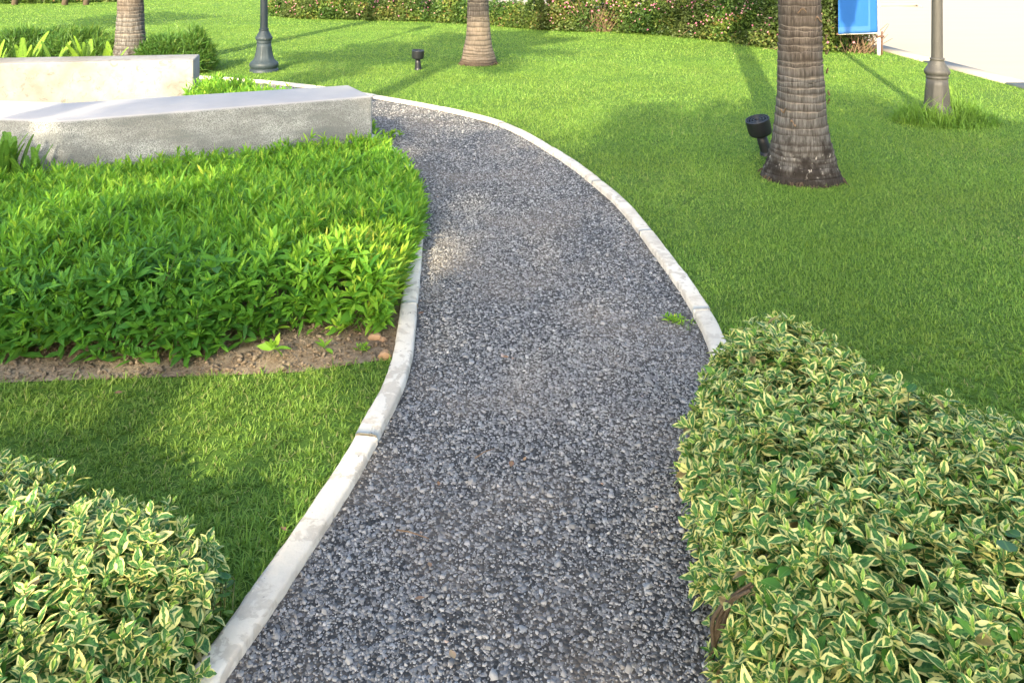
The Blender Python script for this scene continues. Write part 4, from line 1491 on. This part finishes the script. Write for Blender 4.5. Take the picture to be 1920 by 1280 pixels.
# ---------------------------------------------------------------- flowering hedges
def flower_hedge(name, label, poly, H, R, seed, n_dens, loc, flowers, lsize=0.055, twigs=40, bare=None):
    root = thing(name, label, 'hedge', loc)
    o0 = np.array(root.location)
    f = height_field(poly, H, R, seed, 0.17, 4.5)
    P, Nn = surface_points(poly, f, n_dens)
    P = P - Nn * np.abs(rng.normal(0, 0.07, (len(P), 1))) + Nn * 0.05
    Q, Qn = surface_points(poly, f, n_dens * 1.7)
    Q[:, 2] *= rng.uniform(0.1, 0.95, len(Q))
    P, Nn = np.vstack([P, Q]), np.vstack([Nn, Qn])
    P = P + Nn * (0.07 * wob(P[:, 0] * 2, P[:, 2] * 2 + P[:, 1], seed + 5, 3.0))[:, None]
    P = P[P[:, 2] > 0.03]
    if bare is not None:
        for bx, by, bz, br in bare:
            P = P[(np.linalg.norm((P - np.array([bx, by, bz])) * np.array([1, 0.35, 1]), axis=1) > br) | (rng.random(len(P)) < 0.15)]
    D = nrm(rng.normal(0, 1, P.shape) + np.array([0, -0.15, 0.25]))
    N = nrm(np.cross(D, rng.normal(0, 1, P.shape)))
    N = np.where(N[:, 2:3] < 0, -N, N)
    cl = np.clip(0.45 + 0.28 * wob(P[:, 0] * 3, P[:, 2] * 5 + P[:, 1], seed, 1.6) + rng.normal(0, 0.2, len(P)), 0, 1)
    V, T, uv, r, k = leaf_arrays(P - o0, D, N, lsize * rng.uniform(0.7, 1.5, len(P)), lsize * 0.75, T_DIAM, 0.1, 0.2, cl)
    add('foliage', mk_mesh('foliage', V, T, uv, {'rnd': r}), M_HEDGE, root, None, 'stuff')
    if flowers:
        Pf, Nf = surface_points(poly, f, flowers, 0.1)
        Pf = Pf + Nf * rng.uniform(0.02, 0.06, (len(Pf), 1))
        nf = len(Pf)
        # flower head: a small dome of florets
        a = np.arange(6) * PI / 3
        dome = np.vstack([[[0, 0, 0.6]], np.c_[0.6 * np.cos(a), 0.6 * np.sin(a), np.full(6, 0.35)], np.c_[np.cos(a + 0.5), np.sin(a + 0.5), np.zeros(6)]])
        F = [(0, 1 + j, 1 + (j + 1) % 6) for j in range(6)] + [(1 + j, 7 + j, 1 + (j + 1) % 6) for j in range(6)]
        s = rng.uniform(0.014, 0.027, nf)
        A = nrm(Nf + np.array([0, 0, 0.5]) + rng.normal(0, 0.3, Nf.shape))
        e1, e2 = basis(A)
        Vf = Pf[:, None] - o0 + s[:, None, None] * (dome[None, :, :1] * e1[:, None] + dome[None, :, 1:2] * e2[:, None] + dome[None, :, 2:] * A[:, None])
        Tf = (np.array(F)[None] + (np.arange(nf) * 13)[:, None, None]).reshape(-1, 3)
        add('blossom', mk_mesh('blossom', Vf.reshape(-1, 3), Tf, np.full((nf * 13, 2), 0.3), {'rnd': np.repeat(rng.beta(2, 2.4, nf), 13)}), M_PINK, root, None, 'stuff')
    if twigs:
        parts = []
        poly_ = np.asarray(poly)
        for k in range(twigs):
            i = rng.integers(len(P))
            p = P[i]
            q = np.array([p[0] + rng.normal(0, 0.2), p[1] + 0.25, 0.0])
            m = (p + q) / 2 + rng.normal(0, 0.06, 3)
            parts.append(tube_arrays(np.array([q, m, p + Nn[0] * 0.02]) - o0, [0.008, 0.006, 0.003], 4, False))
        if bare is not None:
            for bx, by, bz, br in bare:
                for k in range(46):
                    q = np.array([bx + rng.normal(0, br * 0.4), by + rng.normal(0, 0.1), 0])
                    e = q + np.array([rng.normal(0, br * 0.7), rng.normal(-0.12, 0.1), bz + br * rng.uniform(0.3, 1.3)])
                    m = (q + e) / 2 + rng.normal(0, 0.05, 3)
                    parts.append(tube_arrays(np.array([q, m, e]) - o0, [0.009, 0.007, 0.003], 4, False))
        V, T = join(parts)
        add('twig', mk_mesh('twig', V, T), M_TWIG, root, None, 'stuff')
    return root


def front_band(pix, depth):
    """footprint from the pixels of the hedge's front foot, going back by depth"""
    f = [W(px, py) for px, py in pix]
    b = [(x + depth * 0.25, y + depth) for x, y in f]
    return f + b[::-1]


flower_hedge('lantana_hedge', 'low lantana hedge with pale flowers behind the dark lamp post', front_band([(500, 30), (560, 36), (640, 38), (720, 40), (790, 42), (800, 41)], 1.5), 0.58, 0.4, 61, 900, (-4.0, 20, 0), 45, 0.06)
flower_hedge('leafy_shrub', 'low bright green shrub left of the pale palm among the hedges', front_band([(800, 42), (840, 44), (885, 46)], 1.6), 0.50, 0.4, 62, 900, (-1.5, 19.4, 0), 4, 0.06)
flower_hedge('lantana_hedge', 'thin trimmed hedge right of the pale palm in front of the street', front_band([(905, 46), (950, 52), (988, 56)], 0.7), 0.50, 0.2, 63, 1200, (0, 18, 0), 5, 0.05, 60)
flower_hedge('dark_bush', 'dark upright bush between the two trimmed parts of the hedge', front_band([(985, 55), (1000, 58), (1014, 58)], 0.6), 0.66, 0.12, 64, 2200, (0.5, 17.2, 0), 0, 0.05, 10)
bx, by = W(1128, 60)
flower_hedge('lantana_hedge', 'long lantana hedge with many pink flowers left of the stout palm', front_band([(1016, 58), (1060, 60), (1110, 62), (1180, 64), (1240, 68), (1300, 74), (1370, 82), (1440, 92), (1475, 96)], 1.3), 0.95, 0.3, 65, 1500, (2.6, 16.2, 0), 70, 0.055, 60,
             bare=[(bx, by + 0.05, 0.25, 0.34)])
bx, by = W(1612, 99)
flower_hedge('lantana_hedge', 'dark twiggy end of the lantana hedge behind the blue banner', [(x_, y_ + 0.22) for x_, y_ in front_band([(1478, 97), (1530, 102), (1580, 103), (1645, 104)], 1.2)], 1.05, 0.3, 66, 1700, (5.2, 13.2, 0), 60, 0.055, 60,
             bare=[(bx, by + 0.05, 0.12, 0.28)])
# hedge at the far left border of the lawn, with slim trees
flower_hedge('far_hedge', 'dark far hedge at the top left border of the lawn', front_band([(-120, 9), (0, 8), (110, 7), (215, 4)], 1.4), 0.7, 0.4, 67, 600, (-14, 26, 0), 6, 0.07, 20)
for lab, px in (('slim young tree by the far hedge, nearest the photo border', 27), ('slim young tree by the far hedge, between the other two', 121), ('slim young tree by the far hedge, closest to the ringed palm', 161)):
    x_, y_ = W(px, 10)
    shade_tree(lab, x_, y_, 2.6, 0.9, 0.9, 0.9, 3.0, 1600, 70 + px, 0.10, None, 'young_tree', 0.07)

# ---------------------------------------------------------------- plants behind and beside the benches
def fern(name, label, x, y, n, h, mat, seed, spread=0.35):
    r_ = np.random.default_rng(seed)
    root = thing(name, label, 'fern', (x, y, 0))
    for k in range(n):
        L = h * r_.uniform(0.65, 1.1)
        az = r_.uniform(0, 6.28)
        out = spread * r_.uniform(0.3, 1.0)
        t = np.linspace(0, 1, 9)
        C = np.stack([np.cos(az) * out * L * t ** 1.7, np.sin(az) * out * L * t ** 1.7, L * (t - 0.12 * t ** 3)], axis=1)
        tg = nrm(np.gradient(C, axis=0))
        sd = np.array([-math.sin(az), math.cos(az), 0])
        B, D, N, LL = [], [], [], []
        for u in np.linspace(0.12, 0.98, 26):
            p = np.array([np.interp(u, t, C[:, q]) for q in range(3)])
            g = np.array([np.interp(u, t, tg[:, q]) for q in range(3)])
            for s in (-1, 1):
                B.append(p)
                D.append(sd * s * 0.9 + g * 0.5)
                N.append(np.cross(sd, g) * s)
                LL.append(0.11 * L * (1 - u) ** 0.6 + 0.012)
        B, D, N = np.array(B), nrm(np.array(D)), np.array(N)
        N = nrm(N - D * (N * D).sum(1, keepdims=True))
        V1, T1, uv1, r1, kk = leaf_arrays(B, D, N, np.array(LL), np.full(len(LL), 0.028 * h / 0.6), T_DIAM, 0.1, 0.1, np.clip(r_.normal(0.5, 0.12) + r_.normal(0, 0.1, len(LL)), 0, 1))
        V0, T0 = tube_arrays(C, np.interp(t, [0, 1], [0.0035, 0.001]), 4)
        me = mk_mesh('frond', np.vstack([V0, V1]), np.vstack([T0, T1 + len(V0)]), np.vstack([np.full((len(V0), 2), 0.4), uv1]), {'rnd': np.concatenate([np.full(len(V0), 0.5), r1])})
        add('frond', me, mat, root, (r_.normal(0, 0.03), r_.normal(0, 0.03), 0))
    return root


fern('sword_fern', 'tall green sword fern clump in front of the lit left arm of the near bench', -3.42, 5.40, 24, 0.46, M_FERN_M, 81, 0.42)
fern('sword_fern', 'dark sword fern in the bed at the left photo border', -3.60, 5.34, 24, 0.46, M_FERN_M, 82, 0.42)
fern('sword_fern', 'small dark fern touching the lit corner of the near concrete bench', -3.24, 5.36, 16, 0.36, M_FERN_M, 83, 0.5)
FX = [(-6.02, 9.35, 0.62, 'yellow green fern behind the far bench, nearest the photo border'), (-5.72, 9.4, 0.72, 'yellow green fern behind the far bench with a brownish frond'),
      (-5.38, 9.45, 0.66, 'yellow green fern behind the far bench, in a gap of the row'), (-5.05, 9.5, 0.74, 'tallest yellow green fern behind the far bench'), (-4.78, 9.5, 0.60, 'yellow green fern touching the left of the ringed palm')]
for i, (x_, y_, h_, lab) in enumerate(FX):
    fern('yellow_fern', lab, x_, y_, 9 if i != 2 else 5, h_ * 1.06, M_FERN_L, 90 + i, 0.42)


def willowy(label, poly, H, seed, dens, loc, lsc=1.3):
    return groundcover('spiky_shrub', label, poly, H, 0.3, seed, dens, loc, nparts=0, lsc=lsc, wsc=0.42, mat=M_SPIKY)


willowy('dark green grassy shrubs left of the ringed palm behind the far bench', [(-8.2, 10.75), (-5.5, 10.75), (-5.42, 11.6), (-8.4, 11.7)], 0.44, 35, 700, (-6.9, 11.2, 0), 1.8)
willowy('dark green grassy shrub right of the ringed palm behind the far bench', [(-5.12, 10.75), (-4.25, 10.7), (-4.1, 11.0), (-4.25, 11.45), (-5.0, 11.5)], 0.44, 36, 700, (-4.6, 11.1, 0), 1.8)

# ---------------------------------------------------------------- banner on its post
bpx, bpy_y = W(1650, 104)
SCL = bpy_y / 1500.0
ban = thing('street_banner', 'blue cloth banner on a thin white post at the road end of the hedge', 'banner', (bpx, bpy_y, 0))
add('post', mk_mesh('post', *tube_arrays(np.array([(-0.02, 0, -0.05), (-0.02, 0, 1.0), (-0.02, 0, 1.95)]), 0.013, 10)), M_WHITEP, ban)
add('sleeve', mk_mesh('sleeve', *tube_arrays(np.array([(-0.02, 0, -0.05), (-0.02, 0, 0.1), (-0.02, 0, 0.28)]), 0.028, 12)), M_WHITEP, ban)
add('stake', mk_mesh('stake', *tube_arrays(np.array([(0.035, 0.01, -0.1), (0.035, 0.01, 0.2), (0.035, 0.01, 0.38)]), 0.014, 8)), M_RUST, ban)
add('clamp', mk_mesh('clamp', *box_arrays(-0.055, 0.055, -0.032, 0.03, 0.285, 0.315), smooth=False), M_RUST, ban)
for z_ in (0.345, 1.85):
    add('arm', mk_mesh('arm', *tube_arrays(np.array([(-0.01, 0, z_ + 0.012), (-0.3, 0, z_), (-0.675, 0, z_ - 0.01)]), 0.011, 8)), M_WHITEP, ban)
add('arm_tip', mk_mesh('arm_tip', *tube_arrays(np.array([(-0.665, 0, 0.335), (-0.68, 0, 0.335), (-0.695, 0, 0.335)]), [0.018, 0.02, 0.014], 8)), M_RUST, ban)
nu, nv = 26, 30
uu, vv = np.meshgrid(np.linspace(0, 1, nu), np.linspace(0, 1, nv))
X = -0.665 + 0.615 * uu + 0.012 * (1 - vv) * (uu - 0.5)
Y = -0.016 + 0.012 * np.sin(uu * 7 + vv * 2) * (0.3 + np.sin(vv * PI))
Z = 0.335 + 0.03 * uu * (1 - vv) + 1.50 * vv
Vb = np.stack([X.ravel(), Y.ravel(), Z.ravel()], axis=1)
idx = np.arange(nu * nv).reshape(nv, nu)
q = np.stack([idx[:-1, :-1], idx[:-1, 1:], idx[1:, 1:], idx[1:, :-1]], axis=-1).reshape(-1, 4)
cl_me = mk_mesh('cloth', Vb, q, np.stack([uu.ravel(), vv.ravel()], axis=1))
cl = add('cloth', cl_me, M_BAN, ban)
sm = cl.modifiers.new('thickness', 'SOLIDIFY')
sm.thickness = 0.0015

# ---------------------------------------------------------------- small things
def rock(label, px, py, s, seed):
    r_ = np.random.default_rng(seed)
    bm = bmesh.new()
    bmesh.ops.create_icosphere(bm, subdivisions=2, radius=s)
    for v in bm.verts:
        n = v.co.normalized()
        k = 1 + 0.16 * math.sin(n.x * 4 + seed) + 0.14 * math.sin(n.y * 5 + seed * 2) + 0.06 * r_.normal()
        v.co = Vector((n.x * s * k * 1.15, n.y * s * k * 0.9, n.z * s * k * 0.72))
    x, y = W(px, py)
    return tag(add('stone', from_bm('stone', bm), M_ROCK, None, (x, y, s * 0.4)), label, 'stone')


rock('rounded ochre stone on the bare soil against the path kerb', 722, 671, 0.026, 2)
rock('flat ochre stone on the soil just under the yellow plants', 703, 636, 0.024, 5)
rock('small pale stone on the soil beside the flat ochre stone', 717, 640, 0.015, 9)

DL = [('dry pinkish round leaf lying on the gravel in the lower middle', 782, 1122, 0.020), ('curled brown leaf on the gravel near the top of a twig', 958, 872, 0.022), ('small orange leaf on the gravel right of the kerb joint', 822, 903, 0.012),
      ('pale dry leaf on the gravel below the lying twig', 806, 1060, 0.016), ('small orange leaf on the gravel at mid path', 985, 857, 0.012), ('tan dry leaf on the gravel low on the path', 846, 1222, 0.02),
      ('orange dry leaf lying against the left kerb beside the yellow plants', 787, 588, 0.026), ('reddish dry leaf on the gravel right of the bare soil', 945, 668, 0.02), ('brown leaf lying in the grass by the left kerb', 529, 997, 0.018),
      ('brown leaf lying in the left lawn under the soil strip', 218, 742, 0.022), ('orange dry leaf lying against the left kerb by its topmost visible joint', 788, 495, 0.024)]
for i, (lab, px, py, s) in enumerate(DL):
    x, y = W(px, py, 0.02)
    V, T, uv, r, k = leaf_arrays(np.array([[0, -s, 0.0]]), np.array([[0, 1.0, 0]]), np.array([[0, 0, 1.0]]), np.array([1.35 * s]), np.array([s * 0.8]), T_BROAD, -0.12, 0.25, np.array([rng.random()]))
    o = add('dry_leaf', mk_mesh('dry_leaf', V, T, uv, {'rnd': r}), M_DRY, None, (x, y, 0.018 if py < 1300 and px > 600 else 0.03))
    o.rotation_euler = (rng.normal(0, 0.15), rng.normal(0, 0.15), rng.uniform(0, 6.28))
    tag(o, lab, 'leaf', 'dry leaves fallen on the ground')

x, y = W(772, 1000, 0.015)
tw = add('twig', mk_mesh('twig', *tube_arrays(np.array([(-0.045, 0.012, 0.017), (-0.01, 0.0, 0.021), (0.02, -0.008, 0.018), (0.05, -0.02, 0.016)]), [0.0022, 0.002, 0.0018, 0.001], 6)), M_TWIG, None, (x, y, 0))
tag(tw, 'thin brown twig lying on the gravel in the lower middle', 'twig')
x, y = W(908, 853, 0.015)
tw = add('twig', mk_mesh('twig', *tube_arrays(np.array([(-0.03, -0.02, 0.017), (0.0, 0.01, 0.02), (0.035, 0.035, 0.016)]), [0.002, 0.0018, 0.001], 6)), M_TWIG, None, (x, y, 0))
tag(tw, 'short pale twig on the gravel right of the lower kerb joint', 'twig')


def weed(name, label, px, py, n, r0, lsize, mat, seed, flat=60):
    x, y = W(px, py)
    root = thing(name, label, 'weed', (x, y, 0.006))
    a, q = rng.uniform(0, 6.28, n), np.sqrt(rng.random(n))
    P = np.c_[np.cos(a) * q * r0, np.sin(a) * q * r0 * 0.7, rng.uniform(0.012, 0.03, n) * lsize / 0.03]
    A = nrm(rng.normal(0, 0.3, P.shape) + np.array([0, 0, 1.0]))
    B, D, N, L, Wd, lv = sprig_leaves(P, A, [(0, flat * 0.5, lsize * 0.8, lsize * 0.3, 2), (0.006, flat, lsize, lsize * 0.36, 2), (0.012, flat + 15, lsize, lsize * 0.36, 2)])
    V, T, uv, r, k = leaf_arrays(B, D, N, L, Wd, T_NARROW, 0.15, 0.3, np.clip(rng.normal(0.6, 0.15, len(B)), 0, 1))
    add('foliage', mk_mesh('foliage', V, T, uv, {'rnd': r}), mat, root, None, 'stuff')
    stems(root, P + np.array(root.location), A, 0.03, 0.0012, M_STEM, 4)
    return root


weed('gravel_weed', 'small yellow green weed in the gravel beside the right kerb', 1268, 604, 16, 0.05, 0.022, M_SHRUB, 1)
weed('gravel_weed', 'thin straggling weed in the gravel touching the right kerb', 1300, 614, 8, 0.06, 0.018, M_SHRUB, 2)
weed('seedling', 'single bright green seedling on the bare soil', 609, 661, 1, 0.005, 0.05, M_SHRUB, 3)
weed('seedling', 'tiny tuft of green weed on the soil by the ochre stone', 678, 660, 8, 0.03, 0.02, M_SHRUB, 4)
weed('seedling', 'dark leafy seedling at the edge of the soil strip', 510, 676, 2, 0.02, 0.055, M_SHRUB, 5)
weed('seedling', 'broad leaved yellow green seedling under the end of the plant bed', 640, 634, 3, 0.03, 0.06, M_SHRUB, 6)
weed('gravel_weed', 'tall thin weed in the gravel near the end of the near bench', 737, 262, 10, 0.09, 0.05, M_SHRUB, 7, 30)
